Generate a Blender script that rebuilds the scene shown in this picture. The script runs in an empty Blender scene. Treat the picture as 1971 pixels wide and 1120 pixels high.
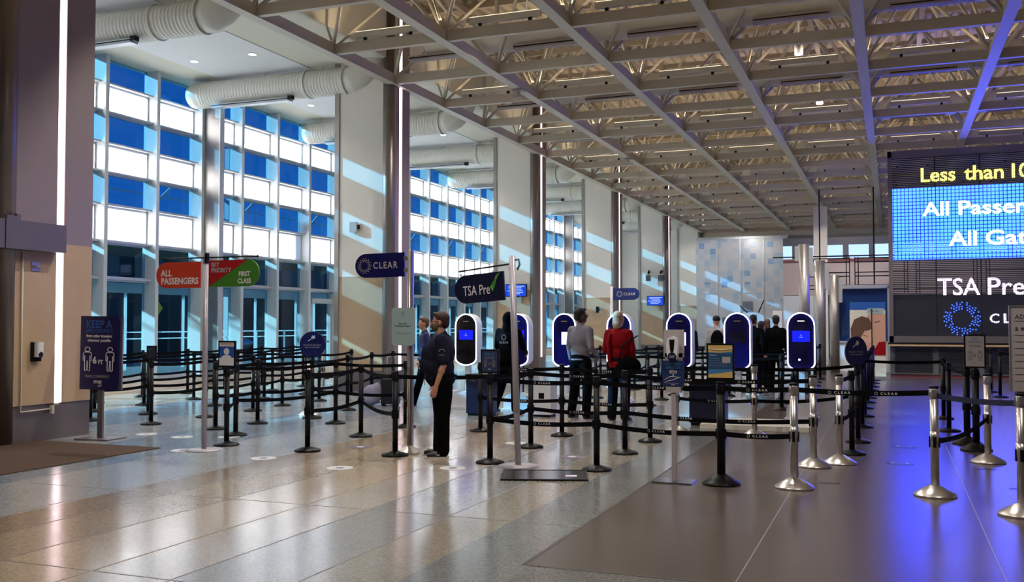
import bpy, math, random
from mathutils import Vector, Matrix, Euler, Quaternion
random.seed(7)
SC = bpy.context.scene
COL = SC.collection
PI = math.pi
# ------------------------------------------------------------------ camera
IW, IH, FPX, CAMH = 1971.0, 1120.0, 1870.0, 1.6
PITCH = math.atan(63 / FPX)
YAW = math.atan(730.5 / (FPX / math.cos(PITCH)))
cam = bpy.data.cameras.new('camera')
cam.sensor_width = 36.0
cam.lens = FPX * 36.0 / IW
cam.clip_end = 500
camo = bpy.data.objects.new('camera', cam)
COL.objects.link(camo)
camo.location = (0, 0, CAMH)
camo.rotation_euler = (PI / 2 + PITCH, 0, YAW)
SC.camera = camo

# ------------------------------------------------------------------ helpers
class MB:
    """collects shapes into one mesh"""
    def __init__(s):
        s.v = []; s.f = []; s.m = []; s.mi = 0; s.sm = []; s.smooth = False
    def add(s, vs, fs, smooth=None):
        b = len(s.v)
        s.v += [tuple(p) for p in vs]
        for f in fs:
            s.f.append([b + i for i in f]); s.m.append(s.mi)
            s.sm.append(s.smooth if smooth is None else smooth)
        return s
    def box(s, a, b, M=None):
        x0, y0, z0 = a; x1, y1, z1 = b
        vs = [Vector(p) for p in ((x0,y0,z0),(x1,y0,z0),(x1,y1,z0),(x0,y1,z0),(x0,y0,z1),(x1,y0,z1),(x1,y1,z1),(x0,y1,z1))]
        if M is not None: vs = [M @ p for p in vs]
        return s.add(vs, [(0,3,2,1),(4,5,6,7),(0,1,5,4),(1,2,6,5),(2,3,7,6),(3,0,4,7)], False)
    def cbox(s, c, d, M=None):
        return s.box([c[i]-d[i]/2 for i in range(3)], [c[i]+d[i]/2 for i in range(3)], M)
    def bar(s, p, q, w, h, up=(0,0,1)):
        """box beam from p to q"""
        p = Vector(p); q = Vector(q); d = (q - p).normalized()
        u = Vector(up)
        if abs(d.dot(u)) > .99: u = Vector((0,1,0))
        r = d.cross(u).normalized(); u = r.cross(d)
        vs = []
        for e in (p, q):
            for a, b in ((-1,-1),(1,-1),(1,1),(-1,1)): vs.append(e + r*(a*w/2) + u*(b*h/2))
        return s.add(vs, [(0,1,2,3),(7,6,5,4),(0,4,5,1),(1,5,6,2),(2,6,7,3),(3,7,4,0)], False)
    def tube(s, pts, r, n=10, cap=True):
        pts = [Vector(p) for p in pts]
        rs = r if isinstance(r, (list, tuple)) else [r]*len(pts)
        base = len(s.v); vs = []; fs = []
        prev = None
        for i, p in enumerate(pts):
            if i == 0: d = pts[1]-pts[0]
            elif i == len(pts)-1: d = pts[-1]-pts[-2]
            else: d = (pts[i+1]-pts[i]).normalized()+(pts[i]-pts[i-1]).normalized()
            d.normalize()
            if prev is None:
                a = Vector((0,0,1)) if abs(d.z) < .9 else Vector((1,0,0))
                a = a.cross(d).normalized()
            else:
                a = (prev - d*prev.dot(d)).normalized()
            prev = a; b = d.cross(a)
            for k in range(n):
                t = 2*PI*k/n
                vs.append(p + (a*math.cos(t)+b*math.sin(t))*rs[i])
        for i in range(len(pts)-1):
            for k in range(n):
                k2 = (k+1) % n
                fs.append((i*n+k, i*n+k2, (i+1)*n+k2, (i+1)*n+k))
        s.add(vs, fs, True)
        if cap:
            s.add([], [])
            s.f.append([base+k for k in range(n)][::-1]); s.m.append(s.mi); s.sm.append(False)
            o = base+(len(pts)-1)*n
            s.f.append([o+k for k in range(n)]); s.m.append(s.mi); s.sm.append(False)
        return s
    def lathe(s, prof, n=24, c=(0,0,0), smooth=True, sx=1, sy=1):
        vs = []; fs = []
        for r, z in prof:
            for k in range(n):
                t = 2*PI*k/n
                vs.append((c[0]+r*math.cos(t)*sx, c[1]+r*math.sin(t)*sy, c[2]+z))
        for i in range(len(prof)-1):
            for k in range(n):
                k2 = (k+1) % n
                fs.append((i*n+k, i*n+k2, (i+1)*n+k2, (i+1)*n+k))
        s.add(vs, fs, smooth)
        b = len(s.v)-len(vs)
        s.f.append([b+k for k in range(n)][::-1]); s.m.append(s.mi); s.sm.append(False)
        o = b+(len(prof)-1)*n
        s.f.append([o+k for k in range(n)]); s.m.append(s.mi); s.sm.append(False)
        return s
    def ell(s, c, r, n=16, M=None):
        m = n//2; vs = []; fs = []
        for i in range(m+1):
            ph = PI*i/m
            for k in range(n):
                t = 2*PI*k/n
                p = Vector((r[0]*math.sin(ph)*math.cos(t), r[1]*math.sin(ph)*math.sin(t), r[2]*math.cos(ph)))
                if M is not None: p = M.to_3x3() @ p
                vs.append(p + Vector(c))
        for i in range(m):
            for k in range(n):
                k2 = (k+1) % n
                fs.append((i*n+k, (i+1)*n+k, (i+1)*n+k2, i*n+k2))
        return s.add(vs, fs, True)
    def prism(s, poly, y0, y1, axis='y', M=None):
        """polygon in the x-z plane pushed through y (or in x-y through z)"""
        n = len(poly); vs = []
        for t in (y0, y1):
            for a, b in poly:
                p = Vector((a, t, b)) if axis == 'y' else (Vector((a, b, t)) if axis == 'z' else Vector((t, a, b)))
                vs.append(M @ p if M is not None else p)
        fs = [tuple(range(n)), tuple(range(2*n-1, n-1, -1))]
        for i in range(n):
            j = (i+1) % n
            fs.append((i, i+n, j+n, j))
        return s.add(vs, fs, False)
    def mesh(s, name, mats):
        me = bpy.data.meshes.new(name)
        me.from_pydata(s.v, [], s.f)
        for m in (mats if isinstance(mats, (list, tuple)) else [mats]): me.materials.append(m)
        me.polygons.foreach_set('material_index', s.m)
        me.polygons.foreach_set('use_smooth', s.sm)
        me.update()
        return me
    def build(s, name, mats, parent=None, **k):
        return obj(name, s.mesh(name, mats), parent, **k)

def obj(name, me, parent=None, loc=None, rot=None, label=None, cat=None, group=None, kind=None):
    o = bpy.data.objects.new(name, me)
    COL.objects.link(o)
    if parent is not None: o.parent = parent
    if loc is not None: o.location = loc
    if rot is not None: o.rotation_euler = rot
    tag(o, label, cat, group, kind)
    return o

def tag(o, label=None, cat=None, group=None, kind=None):
    if label: o['label'] = label
    if cat: o['category'] = cat
    if group: o['group'] = group
    if kind: o['kind'] = kind
    return o

def thing(name, label, cat, loc=(0,0,0), rz=0, group=None, kind=None):
    o = bpy.data.objects.new(name, None)
    o.empty_display_size = .1
    COL.objects.link(o)
    o.location = loc; o.rotation_euler = (0, 0, rz)
    return tag(o, label, cat, group, kind)

KIDS = {}
def copy_tree(o, parent=None):
    c = o.copy(); COL.objects.link(c)
    if parent is not None: c.parent = parent
    for ch in [x for x in COL.objects if x.parent == o]: copy_tree(ch, c)
    return c

def kids(o): return [x for x in COL.objects if x.parent == o]

def dg_mesh(o):
    dg = bpy.context.evaluated_depsgraph_get()
    return bpy.data.meshes.new_from_object(o.evaluated_get(dg))

TXT = {}
def text_mesh(body, mat, bold=0.0, ext=.002, spacing=1.0, line=1.0):
    key = (body, mat.name, bold, ext, spacing, line)
    if key in TXT: return TXT[key]
    cu = bpy.data.curves.new('lettering', 'FONT')
    cu.body = body; cu.size = 1; cu.extrude = 0; cu.offset = bold
    cu.space_character = spacing; cu.space_line = line
    cu.align_x = 'LEFT' if body.startswith(('ALL', 'SKY')) else 'CENTER'; cu.resolution_u = 3
    o = bpy.data.objects.new('lettering', cu); COL.objects.link(o)
    bpy.context.view_layer.update()
    me = dg_mesh(o)
    bpy.data.objects.remove(o)
    xs = [v.co.x for v in me.vertices]; ys = [v.co.y for v in me.vertices]
    x0, x1, y0, y1 = min(xs), max(xs), min(ys), max(ys)
    for v in me.vertices: v.co.x -= (x0+x1)/2; v.co.y -= (y0+y1)/2
    me.materials.clear(); me.materials.append(mat)
    TXT[key] = (me, x1-x0, y1-y0)
    return TXT[key]

def text(body, mat, parent, c, w, h=None, rz=0, name='lettering', bold=0.0, spacing=1.0, line=1.0, rot=None, label=None):
    """lettering whose face looks along local -Y, centred on c, w wide and h high"""
    me, tw, th = text_mesh(body, mat, bold, spacing=spacing, line=line)
    o = bpy.data.objects.new(name, me); COL.objects.link(o)
    o.parent = parent; o.location = c
    o.rotation_euler = rot if rot is not None else (PI/2, 0, rz)
    sx = w/tw; sy = (h/th) if h else sx
    o.scale = (sx, sy, 1)
    if label: o['label'] = label
    return o

# ------------------------------------------------------------------ materials
def srgb(r, g, b):
    f = lambda c: (c/255)/12.92 if c/255 <= .04045 else ((c/255+.055)/1.055)**2.4
    return (f(r), f(g), f(b), 1)
def mat(name, col, rough=.5, metal=0, spec=.5, bump=0, bscale=40, var=0, vscale=8, coat=0, emit=None, es=1, trans=0):
    m = bpy.data.materials.new(name); m.use_nodes = True
    nt = m.node_tree; b = nt.nodes['Principled BSDF']
    b.inputs['Base Color'].default_value = col
    b.inputs['Roughness'].default_value = rough
    b.inputs['Metallic'].default_value = metal
    b.inputs['Specular IOR Level'].default_value = spec
    b.inputs['Coat Weight'].default_value = coat
    if emit is not None:
        b.inputs['Emission Color'].default_value = emit
        b.inputs['Emission Strength'].default_value = es
    tc = nt.nodes.new('ShaderNodeTexCoord')
    if var or True:
        n = nt.nodes.new('ShaderNodeTexNoise'); n.inputs['Scale'].default_value = vscale
        n.inputs['Detail'].default_value = 4
        nt.links.new(tc.outputs['Object'], n.inputs['Vector'])
        mp = nt.nodes.new('ShaderNodeMapRange')
        v = var if var else .03
        mp.inputs['To Min'].default_value = 1-v; mp.inputs['To Max'].default_value = 1+v
        nt.links.new(n.outputs['Fac'], mp.inputs['Value'])
        mx = nt.nodes.new('ShaderNodeVectorMath'); mx.operation = 'SCALE'
        mx.inputs[0].default_value = col[:3]
        nt.links.new(mp.outputs['Result'], mx.inputs['Scale'])
        nt.links.new(mx.outputs['Vector'], b.inputs['Base Color'])
    if bump:
        n2 = nt.nodes.new('ShaderNodeTexNoise'); n2.inputs['Scale'].default_value = bscale
        nt.links.new(tc.outputs['Object'], n2.inputs['Vector'])
        bp = nt.nodes.new('ShaderNodeBump'); bp.inputs['Strength'].default_value = bump
        bp.inputs['Distance'].default_value = .01
        nt.links.new(n2.outputs['Fac'], bp.inputs['Height'])
        nt.links.new(bp.outputs['Normal'], b.inputs['Normal'])
    return m
def emat(name, col, s):
    m = bpy.data.materials.new(name); m.use_nodes = True
    nt = m.node_tree; nt.nodes.clear()
    e = nt.nodes.new('ShaderNodeEmission'); e.inputs['Color'].default_value = col; e.inputs['Strength'].default_value = s
    o = nt.nodes.new('ShaderNodeOutputMaterial'); nt.links.new(e.outputs[0], o.inputs[0])
    return m

M = {}
M['steel_paint'] = mat('warm_grey_steel_paint', srgb(192,183,166), .45, var=.05)
M['deck'] = mat('roof_deck_paint', srgb(178,164,140), .7, var=.08)
M['duct'] = mat('cream_duct_paint', srgb(212,208,196), .45, var=.03)
M['soffit'] = mat('white_soffit', srgb(222,222,222), .8)
M['soffit2'] = mat('cream_soffit', srgb(214,209,193), .8)
M['wallpaint'] = mat('pale_wall_paint', srgb(226,220,210), .6)
M['mullion'] = mat('silver_mullion', srgb(196,200,204), .35, metal=.35)
M['finmat'] = mat('pale_fin_metal', srgb(205,208,210), .45, metal=.1)
M['brushed'] = mat('brushed_steel', srgb(158,152,148), .38, metal=.8, var=.06, vscale=3)
M['brushed_dark'] = mat('dark_brushed_steel', srgb(140,130,126), .38, metal=.75, var=.08, vscale=3)
M['chrome'] = mat('satin_chrome', srgb(196,190,186), .28, metal=.88)
M['polemat'] = mat('lilac_grey_pole_paint', srgb(176,170,178), .4, metal=.3)
M['black'] = mat('black_powder_coat', srgb(8,8,9), .45, spec=.25)
M['blackmatte'] = mat('black_rubber', srgb(7,7,8), .4, spec=.2)
M['belt'] = mat('black_webbing', srgb(10,11,15), .8, spec=.08)
M['white'] = mat('white_plastic', srgb(228,228,232), .35)
M['whiteprint'] = mat('white_print', srgb(225,220,222), .6)
M['greyprint'] = mat('pale_grey_print', srgb(170,160,160), .6)
M['dimprint'] = mat('grey_print', srgb(120,125,140), .6)
M['darkprint'] = mat('dark_print', srgb(50,62,72), .6)
M['navy'] = mat('navy_enamel', srgb(14,14,74), .35)
M['navy_dark'] = mat('dark_navy_enamel', srgb(14,18,48), .35)
M['blueprint'] = mat('blue_print', srgb(28,84,168), .5)
M['cyanprint'] = mat('teal_blue_print', srgb(60,120,170), .5)
M['orange'] = mat('orange_red_sign', srgb(196,60,32), .5)
M['red'] = mat('dark_red_sign', srgb(160,14,24), .5)
M['green'] = mat('green_sign', srgb(62,120,34), .5)
M['checkgreen'] = mat('check_mark_green', srgb(90,170,60), .5)
M['sage'] = mat('pale_sage_sign', srgb(150,172,172), .5)
M['tan_stone'] = mat('tan_stone', srgb(182,156,126), .45, var=.12, vscale=2.5, bump=.3, bscale=25)
M['mauve'] = mat('mauve_grey_panel', srgb(150,136,130), .4, metal=.3)
M['basemetal'] = mat('grey_steel_base', srgb(120,112,112), .4, metal=.5, var=.08)
M['mat'] = mat('brown_entrance_mat', srgb(82,62,48), .95, bump=.8, bscale=120, var=.15, vscale=60)
M['plate'] = mat('scuffed_steel_plate', srgb(125,125,125), .2, metal=.9, var=.15, vscale=6)
M['wood'] = mat('pale_wood_counter', srgb(190,160,120), .4, var=.1)
M['greycab'] = mat('grey_cabinet', srgb(92,94,100), .5)
M['darkcab'] = mat('dark_cabinet', srgb(36,38,44), .5)
M['strip'] = emat('pink_white_strip_light', srgb(255,226,232), 2.2)
M['kiosklight'] = emat('white_kiosk_rim_light', srgb(235,236,255), 2.4)
M['kiosknavy'] = mat('kiosk_navy_face', srgb(14,14,78), .15, coat=.5)
M['kioskblack'] = mat('kiosk_black_face', srgb(10,10,16), .12, coat=.5)
M['screenblue'] = emat('blue_screen', (.006,.01,.85,1), 1.0)
M['screenwhite'] = emat('white_screen', srgb(214,214,246), .8)
M['screenoff'] = mat('dark_screen', srgb(30,28,52), .1)
M['screentxt'] = emat('screen_text', srgb(150,170,255), 1.0)
M['tvblue'] = emat('tv_blue_screen', srgb(28,70,200), .6)
M['lamp'] = emat('lamp_diffuser', srgb(255,248,232), 6)
M['uplamp'] = emat('uplight_lens', srgb(255,226,190), 1.1)
M['decal'] = mat('white_floor_decal', srgb(205,205,208), .4)
M['decalp'] = mat('purple_grey_floor_decal', srgb(104,90,112), .4)
M['decalprint'] = mat('floor_decal_print', srgb(60,60,90), .4)
M['skin'] = mat('skin', srgb(186,132,108), .5, var=.05)
M['skindark'] = mat('dark_skin', srgb(92,60,44), .5)
M['hair'] = mat('auburn_hair', srgb(56,28,18), .6, bump=.6, bscale=90, var=.2, vscale=30)
M['hairblack'] = mat('black_hair', srgb(14,12,12), .6, bump=.6, bscale=90)
M['hairblond'] = mat('grey_blond_hair', srgb(196,170,146), .6, bump=.6, bscale=90, var=.15, vscale=30)
M['hairbrown'] = mat('brown_hair', srgb(92,62,44), .6, bump=.6, bscale=90)
M['polo'] = mat('charcoal_navy_polo', srgb(30,30,46), .9, spec=.1, bump=.15, bscale=30)
M['trouser'] = mat('black_trousers', srgb(4,4,5), .9, spec=.08, bump=.1, bscale=20)
M['greyshirt'] = mat('grey_shirt', srgb(126,122,136), .8, bump=.2, bscale=18)
M['redshirt'] = mat('red_jacket', srgb(140,10,22), .85, spec=.15, bump=.2, bscale=14, var=.1)
M['jeans'] = mat('dark_jeans', srgb(14,16,26), .9, spec=.1)
M['hoodie'] = mat('black_hoodie', srgb(5,5,8), .9, spec=.08)
M['bluejacket'] = mat('blue_jacket', srgb(34,56,92), .8)
M['navyjacket'] = mat('navy_jacket', srgb(22,30,84), .7)
M['lightgrey'] = mat('light_grey_cloth', srgb(150,148,152), .8)
M['shoe'] = mat('black_shoe', srgb(14,14,16), .5)
M['shoewhite'] = mat('white_sole', srgb(190,186,186), .5)
M['camo'] = mat('patterned_mask', srgb(70,74,54), .8, var=.8, vscale=40)
M['pink'] = mat('pink_vinyl', srgb(206,140,150), .5)
M['suitcase'] = mat('dark_suitcase', srgb(26,26,34), .5)
M['lilacbag'] = mat('lilac_grey_bag', srgb(140,136,160), .6)
M['asphalt'] = mat('asphalt', srgb(90,92,96), .9, var=.15, vscale=1)
M['extdark'] = mat('dark_exterior_wall', srgb(38,42,50), .8, var=.2, vscale=.6)
M['extlight'] = mat('pale_exterior_concrete', srgb(190,195,200), .7)
M['extwhite'] = mat('white_exterior_paint', srgb(225,230,235), .6)
M['yellow'] = mat('yellow_sign', srgb(220,190,40), .6)
M['seam'] = mat('metal_divider_strip', srgb(150,146,142), .35, metal=.4)
M['seamdark'] = mat('dark_divider_strip', srgb(60,50,46), .5)

# frosted (white, light-scattering) glass
m = bpy.data.materials.new('frosted_white_glass'); m.use_nodes = True; nt = m.node_tree; nt.nodes.clear()
o = nt.nodes.new('ShaderNodeOutputMaterial'); a = nt.nodes.new('ShaderNodeBsdfTranslucent'); a.inputs['Color'].default_value = (.86,.88,.9,1)
d = nt.nodes.new('ShaderNodeBsdfDiffuse'); d.inputs['Color'].default_value = (.8,.8,.8,1)
x = nt.nodes.new('ShaderNodeMixShader'); x.inputs[0].default_value = .25
nz = nt.nodes.new('ShaderNodeTexNoise'); nz.inputs['Scale'].default_value = 1.2
mr = nt.nodes.new('ShaderNodeMapRange'); mr.inputs['To Min'].default_value = .2; mr.inputs['To Max'].default_value = .3
nt.links.new(nz.outputs['Fac'], mr.inputs['Value']); nt.links.new(mr.outputs[0], x.inputs[0])
nt.links.new(a.outputs[0], x.inputs[1]); nt.links.new(d.outputs[0], x.inputs[2]); nt.links.new(x.outputs[0], o.inputs[0])
M['frost'] = m
# tinted clear glass, blue
def glassmat(name, tint, refl=.06, rough=.02):
    m = bpy.data.materials.new(name); m.use_nodes = True; nt = m.node_tree; nt.nodes.clear()
    o = nt.nodes.new('ShaderNodeOutputMaterial'); a = nt.nodes.new('ShaderNodeBsdfTransparent'); a.inputs['Color'].default_value = tint
    g = nt.nodes.new('ShaderNodeBsdfGlossy'); g.inputs['Roughness'].default_value = rough; g.inputs['Color'].default_value = (.8,.85,.9,1)
    lw = nt.nodes.new('ShaderNodeLayerWeight'); lw.inputs['Blend'].default_value = .25
    mr = nt.nodes.new('ShaderNodeMapRange'); mr.inputs['To Min'].default_value = refl; mr.inputs['To Max'].default_value = .6
    nt.links.new(lw.outputs['Fresnel'], mr.inputs['Value'])
    x = nt.nodes.new('ShaderNodeMixShader')
    nt.links.new(mr.outputs[0], x.inputs[0]); nt.links.new(a.outputs[0], x.inputs[1]); nt.links.new(g.outputs[0], x.inputs[2]); nt.links.new(x.outputs[0], o.inputs[0])
    return m
M['blueglass'] = glassmat('blue_tinted_glass', (.035,.135,.23,1), .015)
M['tealglass'] = glassmat('teal_tinted_glass', (.085,.23,.31,1), .02)
M['clearglass'] = glassmat('clear_glass', (.8,.85,.88,1), .04)
M['displayglass'] = glassmat('dark_blue_display_glass', (.1,.25,.6,1), .06)

# LED dot material: bright dots on see-through mesh
def ledmat(name, col, s, pitch=.055, duty=.62):
    m = bpy.data.materials.new(name); m.use_nodes = True; nt = m.node_tree; nt.nodes.clear()
    o = nt.nodes.new('ShaderNodeOutputMaterial'); tc = nt.nodes.new('ShaderNodeNewGeometry')
    sp = nt.nodes.new('ShaderNodeSeparateXYZ'); nt.links.new(tc.outputs['Position'], sp.inputs[0])
    outs = []
    for ax in ('X', 'Z'):
        dv = nt.nodes.new('ShaderNodeMath'); dv.operation = 'DIVIDE'; dv.inputs[1].default_value = pitch
        nt.links.new(sp.outputs[ax], dv.inputs[0])
        fr = nt.nodes.new('ShaderNodeMath'); fr.operation = 'FRACT'; nt.links.new(dv.outputs[0], fr.inputs[0])
        lt = nt.nodes.new('ShaderNodeMath'); lt.operation = 'LESS_THAN'; lt.inputs[1].default_value = duty
        nt.links.new(fr.outputs[0], lt.inputs[0]); outs.append(lt)
    mu = nt.nodes.new('ShaderNodeMath'); mu.operation = 'MULTIPLY'
    nt.links.new(outs[0].outputs[0], mu.inputs[0]); nt.links.new(outs[1].outputs[0], mu.inputs[1])
    e = nt.nodes.new('ShaderNodeEmission'); e.inputs['Color'].default_value = col; e.inputs['Strength'].default_value = s
    t = nt.nodes.new('ShaderNodeBsdfTransparent')
    x = nt.nodes.new('ShaderNodeMixShader')
    nt.links.new(mu.outputs[0], x.inputs[0]); nt.links.new(t.outputs[0], x.inputs[1]); nt.links.new(e.outputs[0], x.inputs[2])
    nt.links.new(x.outputs[0], o.inputs[0])
    return m
M['led_cyan'] = ledmat('led_blue_field', (.010,.042,1.0,1), 8.5, .11, .8)
M['led_white'] = ledmat('led_white', (.95,.9,1,1), 2.6, .055, .8)
M['led_yellow'] = ledmat('led_yellow', (1,.8,.12,1), 2.4, .055, .75)
M['led_pink'] = ledmat('led_lilac', (.85,.66,1,1), 2.4, .055, .75)
M['led_blue'] = emat('led_blue_dot', (.03,.09,1,1), 1.6)

# terrazzo floor with coloured bands and a brown area
def floor_mat():
    m = bpy.data.materials.new('banded_terrazzo'); m.use_nodes = True; nt = m.node_tree
    b = nt.nodes['Principled BSDF']
    g = nt.nodes.new('ShaderNodeNewGeometry'); sp = nt.nodes.new('ShaderNodeSeparateXYZ'); nt.links.new(g.outputs['Position'], sp.inputs[0])
    def math_(op, a, b_, c=None):
        n = nt.nodes.new('ShaderNodeMath'); n.operation = op
        for i, v in enumerate((a, b_)):
            if hasattr(v, 'default_value') or hasattr(v, 'is_linked'): nt.links.new(v, n.inputs[i])
            else: n.inputs[i].default_value = v
        return n.outputs[0]
    # bands along the hall
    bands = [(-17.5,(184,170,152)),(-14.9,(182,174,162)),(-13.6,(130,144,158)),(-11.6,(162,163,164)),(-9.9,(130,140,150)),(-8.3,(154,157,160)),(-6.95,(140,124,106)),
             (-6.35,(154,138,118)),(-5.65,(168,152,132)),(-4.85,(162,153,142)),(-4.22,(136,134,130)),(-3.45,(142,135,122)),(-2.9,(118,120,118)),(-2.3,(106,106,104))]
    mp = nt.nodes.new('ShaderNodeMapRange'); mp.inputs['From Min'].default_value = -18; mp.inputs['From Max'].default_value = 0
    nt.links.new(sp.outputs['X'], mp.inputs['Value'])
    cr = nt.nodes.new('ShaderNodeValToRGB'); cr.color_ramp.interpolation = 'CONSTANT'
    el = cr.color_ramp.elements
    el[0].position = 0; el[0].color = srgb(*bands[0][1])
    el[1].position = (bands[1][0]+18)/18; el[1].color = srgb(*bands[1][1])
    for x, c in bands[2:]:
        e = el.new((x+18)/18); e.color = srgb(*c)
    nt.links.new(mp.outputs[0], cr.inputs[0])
    # diagonal variation panels
    br = nt.nodes.new('ShaderNodeTexNoise'); br.inputs['Scale'].default_value = .35; br.inputs['Detail'].default_value = 2
    nt.links.new(g.outputs['Position'], br.inputs['Vector'])
    # speckles
    vo = nt.nodes.new('ShaderNodeTexVoronoi'); vo.inputs['Scale'].default_value = 75
    nt.links.new(g.outputs['Position'], vo.inputs['Vector'])
    sc = nt.nodes.new('ShaderNodeSeparateColor'); nt.links.new(vo.outputs['Color'], sc.inputs[0])
    sv = nt.nodes.new('ShaderNodeMapRange'); sv.inputs['To Min'].default_value = .74; sv.inputs['To Max'].default_value = 1.26
    nt.links.new(sc.outputs['Red'], sv.inputs['Value'])
    nv = nt.nodes.new('ShaderNodeMapRange'); nv.inputs['To Min'].default_value = .8; nv.inputs['To Max'].default_value = 1.2
    nt.links.new(br.outputs['Fac'], nv.inputs['Value'])
    # brown area mask
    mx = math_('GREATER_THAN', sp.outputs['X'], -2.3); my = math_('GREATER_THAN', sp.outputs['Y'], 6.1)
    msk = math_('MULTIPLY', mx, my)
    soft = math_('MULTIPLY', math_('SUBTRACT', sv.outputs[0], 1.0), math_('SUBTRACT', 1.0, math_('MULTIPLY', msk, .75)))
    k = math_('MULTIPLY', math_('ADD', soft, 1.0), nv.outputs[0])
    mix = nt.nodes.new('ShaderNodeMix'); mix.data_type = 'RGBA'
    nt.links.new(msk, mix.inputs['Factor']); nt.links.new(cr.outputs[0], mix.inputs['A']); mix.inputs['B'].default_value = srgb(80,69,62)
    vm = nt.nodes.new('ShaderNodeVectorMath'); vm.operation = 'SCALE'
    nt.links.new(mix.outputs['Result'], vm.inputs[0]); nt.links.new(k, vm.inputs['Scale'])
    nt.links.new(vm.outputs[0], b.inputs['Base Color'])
    n3 = nt.nodes.new('ShaderNodeTexNoise'); n3.inputs['Scale'].default_value = 2.0; n3.inputs['Detail'].default_value = 5
    nt.links.new(g.outputs['Position'], n3.inputs['Vector'])
    rr = nt.nodes.new('ShaderNodeMapRange'); rr.inputs['To Min'].default_value = .12; rr.inputs['To Max'].default_value = .23
    nt.links.new(n3.outputs['Fac'], rr.inputs['Value']); ra = math_('ADD', math_('MULTIPLY', rr.outputs[0], math_('SUBTRACT', 1.0, math_('MULTIPLY', msk, .8))), math_('MULTIPLY', msk, .222)); nt.links.new(ra, b.inputs['Roughness'])
    bp = nt.nodes.new('ShaderNodeBump'); bp.inputs['Strength'].default_value = .025; bp.inputs['Distance'].default_value = .02
    n4 = nt.nodes.new('ShaderNodeTexNoise'); n4.inputs['Scale'].default_value = 6
    nt.links.new(g.outputs['Position'], n4.inputs['Vector']); nt.links.new(n4.outputs['Fac'], bp.inputs['Height'])
    nt.links.new(bp.outputs['Normal'], b.inputs['Normal'])
    b.inputs['Specular IOR Level'].default_value = .6
    return m
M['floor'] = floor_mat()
ORD = ['first','second','third','fourth','fifth','sixth','seventh','eighth','ninth','tenth','eleventh','twelfth','thirteenth','fourteenth','fifteenth','sixteenth','seventeenth','eighteenth','nineteenth','twentieth',
 'twenty-first','twenty-second','twenty-third','twenty-fourth','twenty-fifth','twenty-sixth','twenty-seventh','twenty-eighth','twenty-ninth','thirtieth','thirty-first','thirty-second','thirty-third','thirty-fourth','thirty-fifth','thirty-sixth']
XG = -17.2          # glass plane
FY0, FS = 17.43, 1.69
yb = FY0 - 4*FS
XP = -10.85         # face line of the piers
ZC = 7.22           # underside of the roof frame
# ---------------------------------------------------------------- floor
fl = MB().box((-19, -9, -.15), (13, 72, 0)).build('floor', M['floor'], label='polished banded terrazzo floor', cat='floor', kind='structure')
sm = MB()
for x in (-4.85, -4.22, -6.35, -6.95, -3.45, -5.65, -8.3): sm.box((x-.006, -2, 0), (x+.006, 60, .0015))
for y in (4.93, 7.4, 14.8, 22): sm.box((-16, y-.006, 0), (-2.3, y+.006, .0016))
sm.build('divider_strip', M['seam'], fl)
MB().box((-.922, 3, 0), (-.914, 60, .0015)).box((.64, 3, 0), (.65, 14, .0017)).build('divider_strip', M['seam'], fl)
MB().box((-2.312, 6.1, 0), (-2.288, 60, .0018)).box((-2.3, 6.08, 0), (9, 6.11, .0018)).build('divider_strip', M['seamdark'], fl)
MB().box((-12.4, 3.5, .001), (-8.77, 10.05, .012)).build('entrance_mat', M['mat'], label='flat dark brown entrance mat at the foot of the nearest pier', cat='mat')

# ---------------------------------------------------------------- shell
MB().box((12, -9, 0), (12.3, 72, 9.6)).build('wall_right', M['wallpaint'], label='plain pale wall on the right side of the hall', cat='wall', kind='structure')
MB().box((-19, -9.3, 0), (12.3, -9, 9.6)).build('wall_front', M['wallpaint'], label='plain pale wall behind the viewpoint', cat='wall', kind='structure')
MB().box((-17.4, -9, 0), (-17.1, yb-.06, 7.85)).build('wall_left', M['wallpaint'], label='unseen pale wall standing in for the nearest window bays', cat='wall', kind='structure')  # unseen; replaces the nearest window bays to keep sun off the mat
# soffit over the window aisle
so = MB().box((-17.4, -9, 7.86), (-11.0, 66, 8.0)).build('ceiling', M['soffit2'], label='flat cream soffit over the window aisle', cat='ceiling', kind='structure')
k = 0
for y0 in [1.0+5.25*i for i in range(12)]:
    if y0 > 60: break
    MB().box((-15.9, y0+.2, 7.845), (-13.2, y0+4.6, 7.862)).build('soffit_panel', M['soffit'], so)
# return fascia from soffit up to deck
MB().box((-11.02, -9, 7.86), (-10.98, 66, 9.5)).build('trim_1', M['soffit2'], label='cream upstand between window soffit and roof deck', cat='trim', kind='structure')
# roof deck, corrugated
dk = MB()
w = .3; x = -11.2; pts = []
n = int((12.3+11.2)/w)
for i in range(n):
    xa = -11.2+i*w
    pts += [(xa, 9.42), (xa+.11, 9.42), (xa+.15, 9.5), (xa+.26, 9.5)]
pts.append((12.4, 9.5))
vs = []; fs = []
for (xx, zz) in pts: vs += [(xx, -9, zz), (xx, 66, zz)]
for i in range(len(pts)-1): fs.append((2*i, 2*i+1, 2*i+3, 2*i+2))
dk.add(vs, fs)
dk.box((-11.2, -9, 9.51), (12.4, 66, 9.6))
dk.build('roof_deck', M['deck'], label='corrugated roof deck above the open steel frame', cat='ceiling', kind='structure')

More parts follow.
